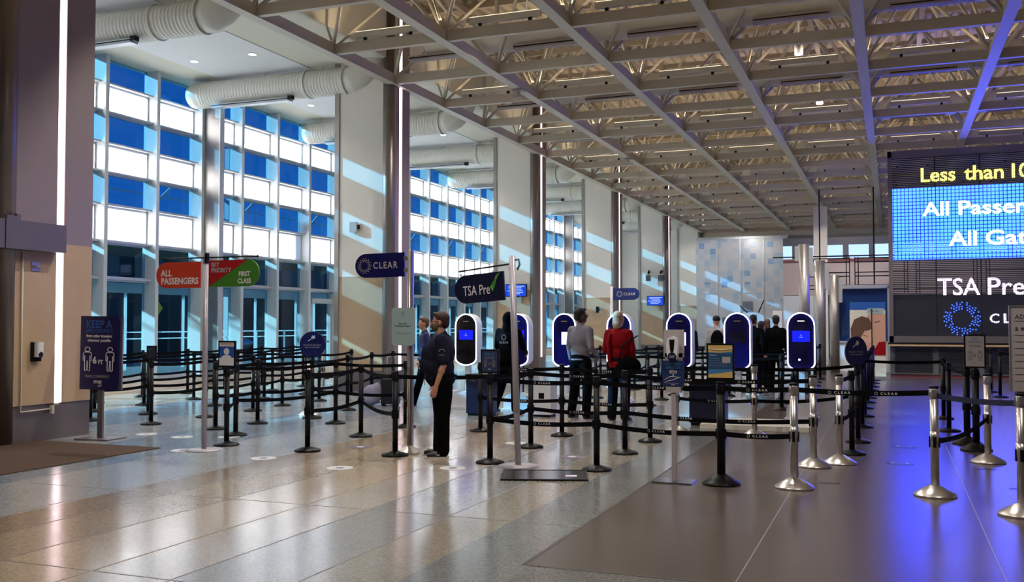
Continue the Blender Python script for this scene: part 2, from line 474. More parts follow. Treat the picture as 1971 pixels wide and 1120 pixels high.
# ---------------------------------------------------------------- facade windows
FY0, FS = 17.43, 1.69
rows = [(7.86,7.28,'b'),(7.19,6.62,'w'),(6.51,5.89,'b'),(5.78,5.20,'w'),(5.10,4.44,'b'),(4.33,3.58,'w'),(3.47,2.72,'t'),(2.60,.34,'t')]
finmb = MB().box((XG-.08, -.055, .1), (XG+.33, .055, 7.86))
rail = MB()
def railbox(z0, z1, d): rail.box((XG-.05, .055, z0), (XG+d, FS-.055, z1))
zs = [7.28,7.19,6.62,6.51,5.89,5.78,5.20,5.10,4.44,4.33,3.58,3.47,2.72,2.60]
for i in range(0, 14, 2):
    railbox(zs[i+1]+.0, zs[i]-.0, .06)
    rail.box((XG, .055, (zs[i]+zs[i+1])/2-.02), (XG+.2, FS-.055, (zs[i]+zs[i+1])/2+.02))
railbox(.22, .34, .1)
glb = MB(); glt = MB()
frame_b = MB()
for z1, z0, t in rows:
    if t == 'b': glb.add([(XG,.055,z0),(XG,FS-.055,z0),(XG,FS-.055,z1),(XG,.055,z1)], [(0,1,2,3)])
    if t == 't': glt.add([(XG,.055,z0),(XG,FS-.055,z0),(XG,FS-.055,z1),(XG,.055,z1)], [(0,1,2,3)])
    if t == 'w':
        for a, b, c, d in ((.055,.075,z0,z1),(FS-.1,FS-.055,z0,z1)): frame_b.box((XG,a,c),(XG+.06,b,d))
me_fin = finmb.mesh('mullion', M['finmat']); me_rail = rail.mesh('rail', M['mullion']); me_b = glb.mesh('pane', M['blueglass']); me_t = glt.mesh('pane', M['tealglass'])
me_w = [MB().box((XG+.02,.075,z0),(XG+.035,FS-.1,z1)).mesh('frosted_panel', M['frost']) for z1, z0, t in rows if t == 'w']
me_fr = frame_b.mesh('bead', M['mullion'])
yb = FY0 - 4*FS; nb = 30; wi = 0
for i in range(nb):
    y = yb + i*FS
    wi += 1
    t = thing('window_%d' % wi, 'tall window bay of blue glass and white panels, %s along the facade' % ORD[min(i,35)], 'window', (0, y, 0), kind='structure')
    obj('mullion', me_fin, t); obj('rail', me_rail, t); obj('pane', me_b, t); obj('pane', me_t, t); obj('bead', me_fr, t)
    for mw in me_w: obj('frosted_panel', mw, t)
YEND = yb + nb*FS
MB().box((XG-.3, yb-.05, 0), (XG+.42, YEND, .22)).build('baseboard_left', M['wallpaint'], label='low pale kerb under the glazed facade', cat='kerb', kind='structure')
MB().box((-17.5, YEND, 0), (-17.1, 72, 7.86)).build('wall_left', M['wallpaint'], label='plain pale wall beyond the last window', cat='wall', kind='structure')
# facade steel columns
for i in range(5):
    y = 20.95 + (i-1)*10.14
    c = thing('facade_column', 'brushed steel clad column against the windows, %s from the viewpoint' % ORD[i], 'column', (-16.62, y, 0), kind='structure')
    MB().box((-.38, -.09, 0), (.20, .09, 7.855)).build('cladding', M['brushed'], c)
    MB().box((.202, -.09, 0), (.24, .09, 7.855)).build('edge_strip', M['mullion'], c)
# glass door in the bay near pier two
dr = thing('door_1', 'silver framed glass door under the windows left of the second pier', 'door', (XG+.02, 26.9, 0), kind='structure')
MB().box((0,-.6,.1),(.1,-.52,2.35)).box((0,.52,.1),(.1,.6,2.35)).box((0,-.6,2.25),(.14,.6,2.4)).box((0,-.6,.1),(.1,.6,.3)).build('door_frame', M['mullion'], dr)
MB().box((.1,-.4,1.0),(.15,.4,1.05)).build('push_bar', M['chrome'], dr)

# ---------------------------------------------------------------- piers
pier_far = [10.95+10.0*i for i in range(6)]
for i, yf in enumerate(pier_far):
    p = thing('pier', 'tall stone and steel clad pier with a vertical light strip, %s from the viewpoint' % ORD[i], 'pier', (0, yf, 0), kind='structure')
    y0 = -.83 if i else -1.45
    # main block in three finishes
    MB().box((-12.3, y0, .5), (XP-.05, 0, 2.72)).build('stone_cladding', M['tan_stone'], p)
    MB().box((-12.3, y0, 2.72), (XP-.05, 0, 9.4)).build('upper_panel', M['wallpaint'], p)
    MB().box((-12.32, y0-.02, 0), (XP-.02, .01, .5)).build('steel_base', M['basemetal'], p)
    MB().box((-12.42, y0-.03, 0), (-12.3, y0+.3, 7.86)).build('edge_trim', M['brushed'], p)
    if i:
        q = MB(); q.box((XP-.05, y0+.1, .5), (XP, -.53, 9.3)); q.box((XP-.05, -.38, .5), (XP, 0, 9.3))
        q.build('face_panel', M['mauve'], p)
    else:
        q = MB(); q.box((XP-.05, y0+.1, 2.72), (XP, -.65, 9.3)); q.box((XP-.05, -.52, 2.72), (XP, 0, 9.3))
        q.build('face_panel', M['mauve'], p)
        q = MB(); q.box((XP-.05, y0+.1, .5), (XP, -.65, 2.72)); q.box((XP-.05, -.52, .5), (XP, 0, 2.72))
        q.build('face_panel', M['tan_stone'], p)
    # round steel corner
    MB().lathe([(.15,0),(.15,9.3)], 32, (XP-.12, y0+.03, 0)).build('corner_column', M['brushed_dark'], p)
    MB().box((XP-.04, -.52, .5) if i else (XP-.04,-.64,.5), (XP-.005, -.39, 9.2) if i else (XP-.005,-.53,9.2)).build('light_strip', M['strip'], p)
# steel box beam on the nearest pier
b = thing('steel_beam_box', 'grey steel box beam mounted across the nearest pier', 'beam', (XP, 9.6, 2.58))
MB().box((.001, -1.6, 0), (.2, .68, .38)).build('housing', M['basemetal'], b)
MB().box((.2, -.32, 0), (.206, -.312, .38)).build('joint', M['black'], b)
MB().box((.05, -.25, .38), (.15, -.1, .44)).box((.07,-.08,.38),(.13,-.02,.47)).build('clamp', M['basemetal'], b)

# things on the piers
d = thing('soap_dispenser', 'white and black hand sanitiser dispenser on the nearest pier', 'dispenser', (XP, 9.95, 1.1))
MB().cbox((.03,0,.12),(.06,.13,.26)).build('back_plate', M['black'], d)
mb = MB(); mb.smooth = True
mb.prism([(.04,-.055),(.04,.055),(.11,.05),(.125,.03),(.125,-.03),(.11,-.05)], .05, .25, 'z'); mb.build('cover', M['white'], d)
MB().ell((.12,0,.08),(.015,.04,.045)).build('badge', M['navy_dark'], d)
d = thing('thermostat', 'small square brushed plate with a knob high on the nearest pier', 'thermostat', (XP, 9.94, 2.38))
MB().cbox((.008,0,0),(.016,.13,.12)).build('plate', M['chrome'], d)
MB().tube([(.016,0,0),(.05,0,0)], .018).tube([(.05,-.05,0),(.05,.05,0)], .008).build('knob', M['chrome'], d)
d = thing('wall_pipe', 'thin bent cream pipe running down the nearest pier to its base', 'pipe', (XP+.02, 9.72, 0))
MB().tube([(0,0,2.55),(0,0,.42),(0,.52,.43)], .012, 8).box((-.02,.5,.36),(.03,.54,.5)).box((-.02,.5,.48),(.03,.62,.5)).build('pipe_run', M['soffit2'], d)
d = thing('wall_speaker', 'small grey box fixed high on the second pier', 'speaker', (-11.86, 20.11, 3.89))
MB().cbox((0,-.06,0),(.18,.09,.24)).build('case', M['greyprint'], d)
MB().cbox((.11,-.03,0),(.05,.05,.1)).build('bracket', M['black'], d)
def tv(c, w, h, lab):
    t = thing('wall_television', lab, 'screen', c)
    MB().cbox((0,0,0),(w,.07,h)).build('bezel', M['black'], t)
    MB().cbox((0,-.037,0),(w-.04,.006,h-.04)).build('screen', M['tvblue'], t)
    for k in range(6): MB().cbox((-.05*w if k%2 else .02,-.042,h*(.32-.12*k)),(w*(.75-.13*(k%3)),.003,h*.04)).build('screen_text_line', M['screentxt'], t)
    MB().cbox((0,.08,-h*.3),(.1,.12,.2)).build('bracket', M['black'], t)
tv((-11.53, 29.93, 2.70), .74, .42, 'blue television glowing on the third pier behind the check mark sign')
tv((-11.45, 49.9, 2.80), .9, .5, 'small blue television on the fifth pier beyond the far blade sign')
for x, w_ in ((-11.8, 'left'), (-11.15, 'right')):
    t = thing('security_camera', '%s of the two dark cameras high on the fifth pier' % w_, 'camera', (x, 50.0, 4.0))
    MB().tube([(0,.1,.3),(0,-.1,.35),(0,-.2,.2)], .05).build('arm', M['blackmatte'], t)
    MB().cbox((0,-.2,-.02),(.2,.3,.3)).build('housing', M['greycab'], t)
t = thing('door_intercom', 'small dark box low on the fourth pier', 'intercom', (-11.7, 40.05, 2.2))
MB().cbox((0,-.03,0),(.12,.08,.26)).build('case', M['blackmatte'], t); MB().cbox((.09,-.03,0),(.06,.04,.08)).build('lug', M['greycab'], t)

# ---------------------------------------------------------------- roof frame
NX = [-10.85+2.585*i for i in range(9)]
NY = [17.45+2.695*j for j in range(-5, 18)]
rt = thing('roof_truss', 'warm grey steel space frame of box chords and tube diagonals under the roof', 'truss', (0, 0, 0), kind='structure')
cs = ZC + .1
for i, x in enumerate(NX):
    q = MB(); q.box((x-.075, NY[0]-.1, ZC), (x+.075, NY[-1]+.1, ZC+.24))
    q.box((x-.11, NY[0]-.1, ZC-.006), (x+.11, NY[-1]+.1, ZC+.006))
    q.build('long_chord', M['steel_paint'], rt)
for j, y in enumerate(NY):
    q = MB(); q.box((NX[0], y-.06, ZC+.01), (NX[-1], y+.06, ZC+.225)); q.build('cross_chord', M['steel_paint'], rt)
ZT = 9.12
TX = [x+1.29 for x in NX[:-1]]; TY = [y+1.345 for y in NY[:-1]]
TX = [NX[0]+.15] + TX
for x in TX: MB().box((x-.06, NY[0], ZT), (x+.06, NY[-1], ZT+.14)).build('top_chord', M['deck'], rt)
for y in TY: MB().box((NX[0], y-.05, ZT+.14), (NX[-1], y+.05, ZT+.28)).build('top_purlin', M['deck'], rt)
for y in NY: MB().box((NX[0], y-.05, ZT+.02), (NX[-1], y+.05, ZT+.14)).build('top_purlin', M['deck'], rt)
# diagonals: one four-armed cluster per node
cl = []
for i, x in enumerate(NX):
    for j, y in enumerate(NY):
        q = MB()
        heavy = (j-5) % 2 == 1
        r = .042 if heavy else .034
        for sx in (-1, 1):
            for sy in (-1, 1):
                if i == 0 and sx < 0: continue
                if i == len(NX)-1 and sx > 0: continue
                if (j == 0 and sy < 0) or (j == len(NY)-1 and sy > 0): continue
                q.tube([(x+sx*.05, y+sy*.05, ZC+.2), (x+sx*1.27, y+sy*1.33, ZT+.05)], r, 6, False)
        if heavy:
            q.tube([(x+.02, y, ZC+.2), (x+.02, y+.05, ZT+.05)], .05, 6, False)
        else:
            q.tube([(x, y-.02, ZC+.2), (x+.45, y-.02, ZT+.05)], .034, 6, False)
            q.tube([(x, y, ZC+.2), (x-.6, y, ZT+.05)], .03, 6, False)
        q.box((x-.09, y-.09, ZC+.0), (x+.09, y+.09, ZC+.24))
        cl.append((x*x+y*y, q))
cl.sort(key=lambda a: a[0])
rest = MB()
for n_, (dd, q) in enumerate(cl):
    if n_ < 98: q.build('diagonal_brace', M['steel_paint'], rt)
    else: rest.add(q.v, q.f)
o = rest.build('diagonal_brace', M['steel_paint'], rt, kind='stuff')

# ducts inside the frame and over the window aisle
def ribbed(x0, x1, r, step=.09):
    pr = []; x = x0
    while x < x1:
        pr += [(r, x), (r, x+step*.8), (r*1.007, x+step*.86), (r*1.007, x+step*.95)]
        x += step
    pr.append((r, x1)); return pr
def xlathe(mb, prof, n, c):
    s = MB(); s.lathe(prof, n)
    mb.add([(c[0]+v[2], c[1]+v[1], c[2]-v[0]) for v in s.v], s.f, True)
me_aisle = None
DY = [4.15+5.25*i for i in range(11)]
for i, y in enumerate(DY):
    t = thing('window_duct', 'round ribbed cream duct over the window aisle, %s from the viewpoint' % ORD[i], 'duct', (0, y+.28, 7.45))
    if me_aisle is None:
        q = MB(); xlathe(q, [(0,-16.75),(.26,-16.74),(.31,-16.66),(.33,-16.5)]+ribbed(-16.4,-12.1,.33), 28, (0,0,0))
        me_aisle = q.mesh('duct_tube', M['duct'])
        q = MB(); pts = []
        for a in range(0, 7):
            th = a*PI/12
            pts.append((-12.1+.75*math.sin(th), 0, .75*(1-math.cos(th))))
        q.tube(pts, [.33]*7, 24); me_elb = q.mesh('elbow', M['duct'])
        q = MB()
        me_ring = []
        for x in (-13.2, -12.12):
            q = MB(); xlathe(q, [(.33,x-.02),(.352,x-.02),(.352,x+.03),(.33,x+.03)], 28, (0,0,0)); me_ring.append(q.mesh('joint_ring', M['duct']))
        q = MB(); q.box((-15.9,-.3,-.42),(-13.6,-.12,-.33)); me_diff = q.mesh('slot_diffuser', M['mullion'])
        q = MB(); q.box((-15.9,-.305,-.375),(-13.6,-.3,-.355)); q.box((-13.62,-.32,-.4),(-13.5,-.2,-.3)); me_slot = q.mesh('slot', M['black'])
        q = MB()
        for x in (-16.2,-14.5,-12.8): q.tube([(x,0,.3),(x,0,.41)],.012,6)
        me_hang = q.mesh('hanger', M['duct'])
    tb = obj('duct_tube', me_aisle, t); obj('elbow', me_elb, t); [obj('joint_ring', r_, t) for r_ in me_ring]
    df = obj('slot_diffuser', me_diff, t); obj('slot', me_slot, df); obj('hanger', me_hang, t)
me_d = None
k = 0
for j in range(-3, 17, 2):
    y = 17.45+2.695*j
    if y < 10: continue
    t = thing('ceiling_duct', 'long round duct threading the roof frame, %s row from the viewpoint' % ORD[k], 'duct', (0, y, 8.02)); k += 1
    if me_d is None:
        q = MB(); xlathe(q, ribbed(-9.9, 11.5, .31, .5), 20, (0,0,0)); me_d = q.mesh('duct_tube', M['duct'])
        ms = []
        for i in range(8):
            x = NX[i]+.55
            ms.append((MB().box((x,-.34,-.36),(x+1.5,-.14,-.26)).mesh('slot_diffuser', M['greyprint']), MB().box((x+.02,-.346,-.325),(x+1.48,-.34,-.3)).mesh('slot', M['black'])))
    obj('duct_tube', me_d, t)
    for a, b_ in ms:
        df = obj('slot_diffuser', a, t); obj('slot', b_, df)
# linear uplights riding on alternate cross chords
k = 0
up_me = MB().box((.55,-.05,.3),(2.05,.05,.42)).mesh('housing', M['soffit2'])
up_b = MB().box((.75,-.03,.2),(.81,.03,.3)).box((1.8,-.03,.2),(1.86,.03,.3)).mesh('bracket', M['black'])
up_l = MB().box((.57,-.045,.42),(2.03,.045,.43)).mesh('lens', M['uplamp'])
for j in range(-4, 17, 2):
    y = 17.45+2.695*j
    if y < 12: continue
    for i in range(7):
        if y > 40 and i > 5: continue
        t = thing('linear_uplight', 'slim linear uplight on crossbeam row %s back, %s bay from the windows' % (ORD[k], ORD[i]), 'light', (NX[i], y, ZC), group='linear uplights on the roof frame')
        obj('housing', up_me, t); obj('bracket', up_b, t); obj('lens', up_l, t)
    k += 1
# cylinder downlights
dl_b = MB().lathe([(0,0),(.02,0),(.02,1.2)],8,(0,0,.25)).lathe([(.095,0),(.095,.28)],20).mesh('lamp_body', M['white'])
dl_l = MB().lathe([(.08,-.004),(.08,.004)],20).mesh('lens', M['lamp'])
cnt = 0
for (x, y) in [(-7.0,18.8),(-6.9,25.6),(-1.9,22.9),(-1.8,28.3),(-6.9,31.0),(-1.8,33.7),(3.4,22.9),(3.4,28.3),(-6.9,36.4),(-1.8,41.8),(-1.9,17.5)]:
    t = thing('cylinder_downlight', 'white cylinder downlight hanging in the roof frame, %s nearest' % ORD[cnt], 'light', (x, y, 7.75), group='cylinder downlights'); cnt += 1
    obj('lamp_body', dl_b, t); obj('lens', dl_l, t)
# recessed soffit lights
rc = MB().lathe([(.11,-.012),(.11,.0)],20).mesh('trim_ring', M['white']); rl = MB().lathe([(.085,-.016),(.085,-.012)],20).mesh('lens', M['lamp'])
cnt = 0
for yy in (18.6, 23.6, 28.9, 34.1, 39.3):
    for x in (-15.38, -13.72):
        t = thing('recessed_downlight', 'round recessed ceiling light over the window aisle, %s from the viewpoint%s' % (ORD[cnt//2], ', window side' if x < -15 else ', pier side'), 'light', (x, yy, 7.845)); cnt += 1
        obj('trim_ring', rc, t); obj('lens', rl, t)

# sprinkler / speaker bracket under long chord
for (x, y) in ((NX[1], 21.6), (NX[1], 32.0)):
    t = obj('beam_bracket', None, rt, loc=(x, y, ZC-.02))
    MB().box((-.14,-.1,-.03),(.14,.1,0)).box((-.03,-.03,-.16),(.03,.03,-.03)).build('clamp', M['greyprint'], t)
    MB().box((-.1,-.09,-.2),(.12,.02,-.14)).build('head', M['greyprint'], t)

# ---------------------------------------------------------------- far end
# pale art-glass wall
ag = bpy.data.materials.new('square_patterned_glass'); ag.use_nodes = True; nt = ag.node_tree
b = nt.nodes['Principled BSDF']; g = nt.nodes.new('ShaderNodeNewGeometry')
dv = nt.nodes.new('ShaderNodeVectorMath'); dv.operation = 'DIVIDE'; dv.inputs[1].default_value = (.345, 50, .345)
nt.links.new(g.outputs['Position'], dv.inputs[0])
fl_ = nt.nodes.new('ShaderNodeVectorMath'); fl_.operation = 'FLOOR'; nt.links.new(dv.outputs[0], fl_.inputs[0])
wn = nt.nodes.new('ShaderNodeTexWhiteNoise'); nt.links.new(fl_.outputs[0], wn.inputs['Vector'])
sp = nt.nodes.new('ShaderNodeSeparateXYZ'); nt.links.new(g.outputs['Position'], sp.inputs[0])
hm = nt.nodes.new('ShaderNodeMapRange'); hm.inputs['From Min'].default_value = 2.2; hm.inputs['From Max'].default_value = 4.2; hm.inputs['To Min'].default_value = -.4; hm.inputs['To Max'].default_value = 0
nt.links.new(sp.outputs['Z'], hm.inputs['Value'])
ad = nt.nodes.new('ShaderNodeMath'); ad.operation = 'ADD'; nt.links.new(wn.outputs['Value'], ad.inputs[0]); nt.links.new(hm.outputs[0], ad.inputs[1])
cr = nt.nodes.new('ShaderNodeValToRGB'); cr.color_ramp.interpolation = 'CONSTANT'
e = cr.color_ramp.elements; e[0].position = 0; e[0].color = srgb(206,206,212); e[1].position = .5; e[1].color = srgb(192,200,212)
x_ = e.new(.72); x_.color = srgb(176,194,214); x_ = e.new(.86); x_.color = srgb(140,170,206)
nt.links.new(ad.outputs[0], cr.inputs[0]); nt.links.new(cr.outputs[0], b.inputs['Base Color']); b.inputs['Roughness'].default_value = .25
M['artglass'] = ag
aw = thing('window_%d' % (wi+1), 'pale far wall of glass patterned with blue squares', 'window', (0, 60, 0), kind='structure')
MB().box((-11.2, 0, 0), (-5.75, .1, 6.75)).build('patterned_glass', M['artglass'], aw)
q = MB()
for x in (-9.89, -8.52, -7.15, -5.75): q.box((x-.025,-.04,0),(x+.025,0,6.75))
q.box((-11.2,-.04,3.46),(-5.75,0,3.51)); q.box((-11.2,-.1,6.75),(-5.7,.2,6.9)); q.build('glazing_bar', M['mullion'], aw)
sq = MB().box((-8.4,-.05,2.35),(-7.8,-.03,2.95)).build('grey_emblem', M['dimprint'], aw)
MB().box((-17.5, 62.8, 0), (12.3, 63.1, 9.6)).build('wall_back', M['wallpaint'], label='pale wall closing the far end of the hall', cat='wall', kind='structure')
MB().box((-11.3, 60.2, 6.9), (12.3, 62.8, 7.2)).build('trim_2', M['steel_paint'], label='grey fascia over the far glass wall', cat='trim', kind='structure')
# far concourse front with bright high windows
fc = thing('wall_back', 'far concourse front with white spandrel and bright high windows', 'wall', (0, 46, 0), kind='structure')
MB().box((-4.6, 0, 2.9), (9, .2, 4.55)).build('white_spandrel', mat('pinkish_grey_panel', srgb(172,158,154), .7), fc)
MB().box((-4.6, 0, 5.15), (9, .2, 5.5)).build('header', M['greycab'], fc)
MB().box((-4.6, .05, 4.55), (9, .08, 5.15)).build('high_window', emat('daylight_window', srgb(150,178,225), 1.0), fc)
q = MB()
for i in range(12): q.box((-4.2+i*1.1, 0, 4.55), (-3.95+i*1.1, .2, 5.15))
q.build('mullion', M['greycab'], fc)
MB().box((-4.6, .3, 0), (9, .4, 2.9)).build('lower_wall', M['darkcab'], fc)
MB().box((-4.6, .0, 0), (-2.8, .2, 2.88)).build('lower_glass', M['extlight'], fc)
MB().box((-4.6, -.05, 4.4), (9, .0, 4.5)).build('red_rail', mat('dull_red_rail', srgb(110,60,60), .5), fc)
q = MB().box((-3.25, -.1, 0), (-2.65, .1, 6.9)); q.build('concrete_post', M['duct'], fc)
# black rack of horizontal bars
rk = thing('rail_rack', 'black hanging lattice of bars before the far concourse', 'rack', (0, 40, 0))
for (xa, xb) in ((-3.3, -1.5), (-1.3, .6), (.9, 3.0), (3.3, 5.2)):
    q = MB()
    for z in (4.15, 4.0, 3.6, 3.45, 3.1, 2.95): q.tube([(xa,0,z),(xb,0,z)], .025, 6)
    for x in (xa, xa+.12, xb-.12, xb): q.tube([(x,0,4.2),(x,0,2.75)], .02, 6)
    q.build('bar_frame', M['black'], rk)
MB().tube([(-2.6,0,2.8),(-2.6,0,6.9)],.03,6).tube([(-.6,0,2.8),(-.6,0,6.9)],.03,6).box((-4.4,-.02,4.22),(6,.02,4.27)).build('hanger_rod', M['black'], rk)
for i, (x, y, r, h) in enumerate(((-2.45, 30.6, .16, 4.0), (-2.1, 32.2, .17, 3.6), (-1.75, 33.8, .15, 3.2))):
    t = thing('steel_pylon', 'tall brushed steel pylon left of the portrait banner, %s' % ('tallest', 'middle one', 'shortest')[i], 'column', (x, y, 0))
    MB().lathe([(r,0),(r,h)],28).build('tube', M['brushed'], t)
    MB().box((-r-.1,-.06,h-.5),(-r+.02,.06,h-.05)).box((r-.02,-.06,h-.9),(r+.1,.06,h-.1)).build('flange', M['mullion'], t)

# advert kiosk with blue glass and banner
av = thing('display_case', 'large grey framed display case with dark blue glass', 'display case', (0, 34.6, 0))
q = MB(); q.box((-1.95,-.08,0),(-1.8,.2,2.85)); q.box((-.12,-.08,0),(.02,.2,2.85)); q.box((-1.95,-.08,2.78),(.02,.2,2.9)); q.box((-1.8,-.08,.95),(-.12,.2,1.02)); q.build('frame', M['mullion'], av)
MB().box((-1.8,0,1.02),(-.12,.02,2.78)).build('glass', M['clearglass'], av)
MB().box((-1.8,.16,1.02),(-.12,.18,2.78)).build('back_panel', mat('display_blue_panel', srgb(40,90,170), .5), av)
MB().box((-1.8,-.02,0),(-.12,.2,.95)).build('plinth', M['white'], av)
bn = thing('portrait_banner', 'standing banner photo of a dark haired child beside an adult', 'banner', (-.64, 29.6, 0))
MB().box((-.48,0,.1),(.48,.02,2.22)).build('panel', M['duct'], bn)
MB().box((-.48,-.004,2.0),(.48,0,2.22)).build('blue_header', M['blueprint'], bn)
MB().prism([(.0,1.45),(.05,1.42),(.11,1.46),(.12,1.5),(.05,1.52)],-.008,-.006).prism([(.2,1.62),(.34,1.66),(.33,1.69),(.2,1.65)],-.008,-.006).prism([(-.12,1.26),(.0,1.23),(.0,1.25),(-.12,1.28)],-.014,-.012).build('face_lines', M['hairbrown'], bn)
MB().cbox((.22,-.008,1.96),(.44,.006,.16)).build('check_label', M['sage'], bn)
text('TSA Pre', M['darkprint'], bn, (.17,-.016,1.96), .25, .07)
def circ(cx, cz, rx, rz, n=28, a0=0, a1=2*PI): return [(cx+rx*math.cos(a0+(a1-a0)*i/n), cz+rz*math.sin(a0+(a1-a0)*i/n)) for i in range(n)]
q = MB(); q.prism([(.0,1.85),(.2,1.9),(.479,1.86),(.479,.9),(.2,.82),(-.3,.92),(-.3,1.2),(-.05,1.3),(.02,1.5)], -.006, 0); q.build('adult_face', mat('banner_skin', srgb(196,150,130), .6), bn)
q = MB(); q.prism(circ(-.04,1.27,.19,.23), -.012, -.006); q.build('child_face', mat('banner_child_skin', srgb(206,164,144), .6), bn)
MB().prism([(-.44,1.1),(-.46,1.45),(-.36,1.72),(-.15,1.82),(.04,1.76),(.12,1.58),(.06,1.42),(-.08,1.4),(-.16,1.25),(-.22,1.1)], -.016, -.012).build('child_hair', M['hairbrown'], bn)
MB().prism([(.08,.7),(.3,1.08),(.48,1.1),(.48,.7)], -.01, -.005).build('red_clothing', M['redshirt'], bn)
MB().prism([(-.48,1.0),(.05,.95),(-.05,.6),(-.48,.6)], -.009, -.004).build('pink_clothing', M['pink'], bn)
MB().lathe([(.22,0),(.22,.02),(.02,.04)],20,(.12,-.3,0)).tube([(.12,-.3,.02),(.12,-.3,2.02)],.018).build('support_pole', M['black'], bn)
# ---------------------------------------------------------------- LED display wall
L = thing('led_display', 'huge see-through light board with blue field and lettering', 'display', (0, 32.5, 0))
LX0, LX1 = 0.0, 7.6
q = MB()
q.box((LX0-.06,-.12,.98),(LX0+.06,.16,6.95)); q.box((LX1-.06,-.12,.98),(LX1+.06,.16,6.95)); q.box((LX0-.06,-.12,6.77),(LX1+.06,.16,6.97)); q.box((LX0-.06,-.12,.98),(LX1+.06,.16,1.22))
q.build('frame', M['basemetal'], L)
q = MB(); z = 1.24
while z < 6.75:
    q.box((LX0+.06,.02,z),(LX1-.06,.045,z+.032)); z += .056
q.build('louvre_mesh', M['darkcab'], L, kind='stuff')
q = MB()
for x in (1.3, 2.55, 3.8, 5.05, 6.3): q.box((x-.02,.05,1.2),(x+.02,.09,6.8))
q.build('upright', M['black'], L)
MB().add([(LX0+.07,0,3.58),(LX1-.07,0,3.58),(LX1-.07,0,5.80),(LX0+.07,0,5.80)],[(0,1,2,3)]).build('blue_field', M['led_cyan'], L)
def ledt(s, m, xl, z0, h, w, bold=.02, nm='lit_lettering'):
    text(s, M[m], L, (xl+w/2, -.015, z0+h/2), w, h, name=nm, bold=bold)
ledt('Less', 'led_yellow', .90, 5.97, .44, .98); ledt('than', 'led_yellow', 2.12, 5.97, .44, 1.08); ledt('10', 'led_yellow', 3.42, 5.97, .44, .46)
ledt('All', 'led_white', .93, 4.92, .43, .75); ledt('Passengers', 'led_white', 1.95, 4.79, .56, 3.1)
ledt('All', 'led_white', 1.66, 3.98, .45, .78); ledt('Gates', 'led_white', 2.68, 3.98, .45, 1.75)
ledt('TSA', 'led_pink', 1.33, 2.46, .53, 1.18, .01); ledt('Pre', 'led_pink', 2.72, 2.46, .53, 1.0, .01)
[ledt(c_, 'led_pink', 2.76+.37*i_, 1.62, .28, .26, .01) for i_, c_ in enumerate('CLEAR')]
q = MB()
for ring, (r, n_) in enumerate(((.30,24),(.37,30),(.44,30),(.50,22))):
    for i in range(n_):
        if (i*7+ring*3) % 5 == 0: continue
        a = 2*PI*(i+.5*(ring%2))/n_
        q.cbox((2.0+r*math.cos(a), -.01, 1.75+r*math.sin(a)), (.036,.004,.036))
q.build('dotted_ring', M['led_blue'], L)
# service counter beneath
ct = thing('service_counter', 'grey counter with pale top and louvred doors below the light board', 'counter', (0, 31.6, 0))
MB().box((-.1,-.25,.93),(7.6,.7,.98)).build('counter_top', M['wood'], ct)
MB().box((-.1,-.2,.98),(7.6,.7,1.03)).build('black_ledge', M['black'], ct)
MB().box((-.05,0,.08),(7.5,.65,.93)).build('carcass', M['greycab'], ct)
MB().box((-.05,.03,0),(7.5,.6,.08)).build('plinth', mat('dull_red_plinth', srgb(120,50,64), .6), ct)
for i in range(6):
    x0 = .08+i*1.22
    q = MB()
    for k in range(13): q.box((x0,-.03,.16+k*.055),(x0+1.05,.0,.19+k*.055))
    q.build('louvred_door', M['darkcab'], ct)

# ---------------------------------------------------------------- crowd-control posts
RB = dict(black=(M['black'], M['blackmatte'], M['black']), silver=(M['chrome'], M['chrome'], M['black']))
def mk_post_mesh(style, big=False):
    R = .19 if style == 'silver' else (.19 if big else .165)
    pm, bm, hm = RB[style]
    rp = .038 if style == 'silver' else (.042 if big else .034)
    base = MB().lathe([(R,0),(R,.012),(R*.97,.022),(R*.5,.045 if style=='black' and not big else .075),(rp+.012,.058 if style=='black' and not big else .1),(rp,.06 if style=='black' and not big else .105)],32).mesh('base', bm)
    q = MB().lathe([(rp,.05),(rp,.93)],20)
    if style == 'silver': q.lathe([(rp*1.12,.48),(rp*1.12,.60)],20)
    post = q.mesh('post', pm)
    head = MB().lathe([(rp*1.05,.9),(rp*1.1,.905),(rp*1.1,.99),(rp*.9,1.0),(0,1.0)],20).cbox((rp*1.1,0,.955),(.012,.03,.07)).cbox((-rp*1.1,0,.955),(.012,.03,.07)).cbox((0,rp*1.1,.955),(.03,.012,.07)).cbox((0,-rp*1.1,.955),(.03,.012,.07)).mesh('head', hm if style=='black' else M['chrome'])
    rr = rp*1.12
    low = MB().cbox((rr,0,.5),(.012,.028,.1)).cbox((-rr,0,.5),(.012,.028,.1)).cbox((0,rr,.5),(.028,.012,.1)).cbox((0,-rr,.5),(.028,.012,.1)).mesh('lower_clip', M['black'])
    cap = MB().lathe([(rp*1.15,1.0),(rp*1.15,1.018),(rp*.9,1.024)],20).mesh('cap', M['black'])
    return base, post, head, low, cap
PM = {('black',0): mk_post_mesh('black'), ('black',1): mk_post_mesh('black', True), ('silver',0): mk_post_mesh('silver')}
POST = {}
def post(key, x, y, lab, style='black', big=0, rz=0, group='retractable belt posts'):
    t = thing('stanchion', lab, 'barrier post', (x, y, 0), rz, group=group)
    b_, p_, h_, l_, c_ = PM[(style, big)]
    obj('base', b_, t); obj('post', p_, t); h = obj('head', h_, t); obj('lower_clip', l_, t); obj('cap', c_, h)
    POST[key] = (t, x, y, rz)
    return t
CLM = {}
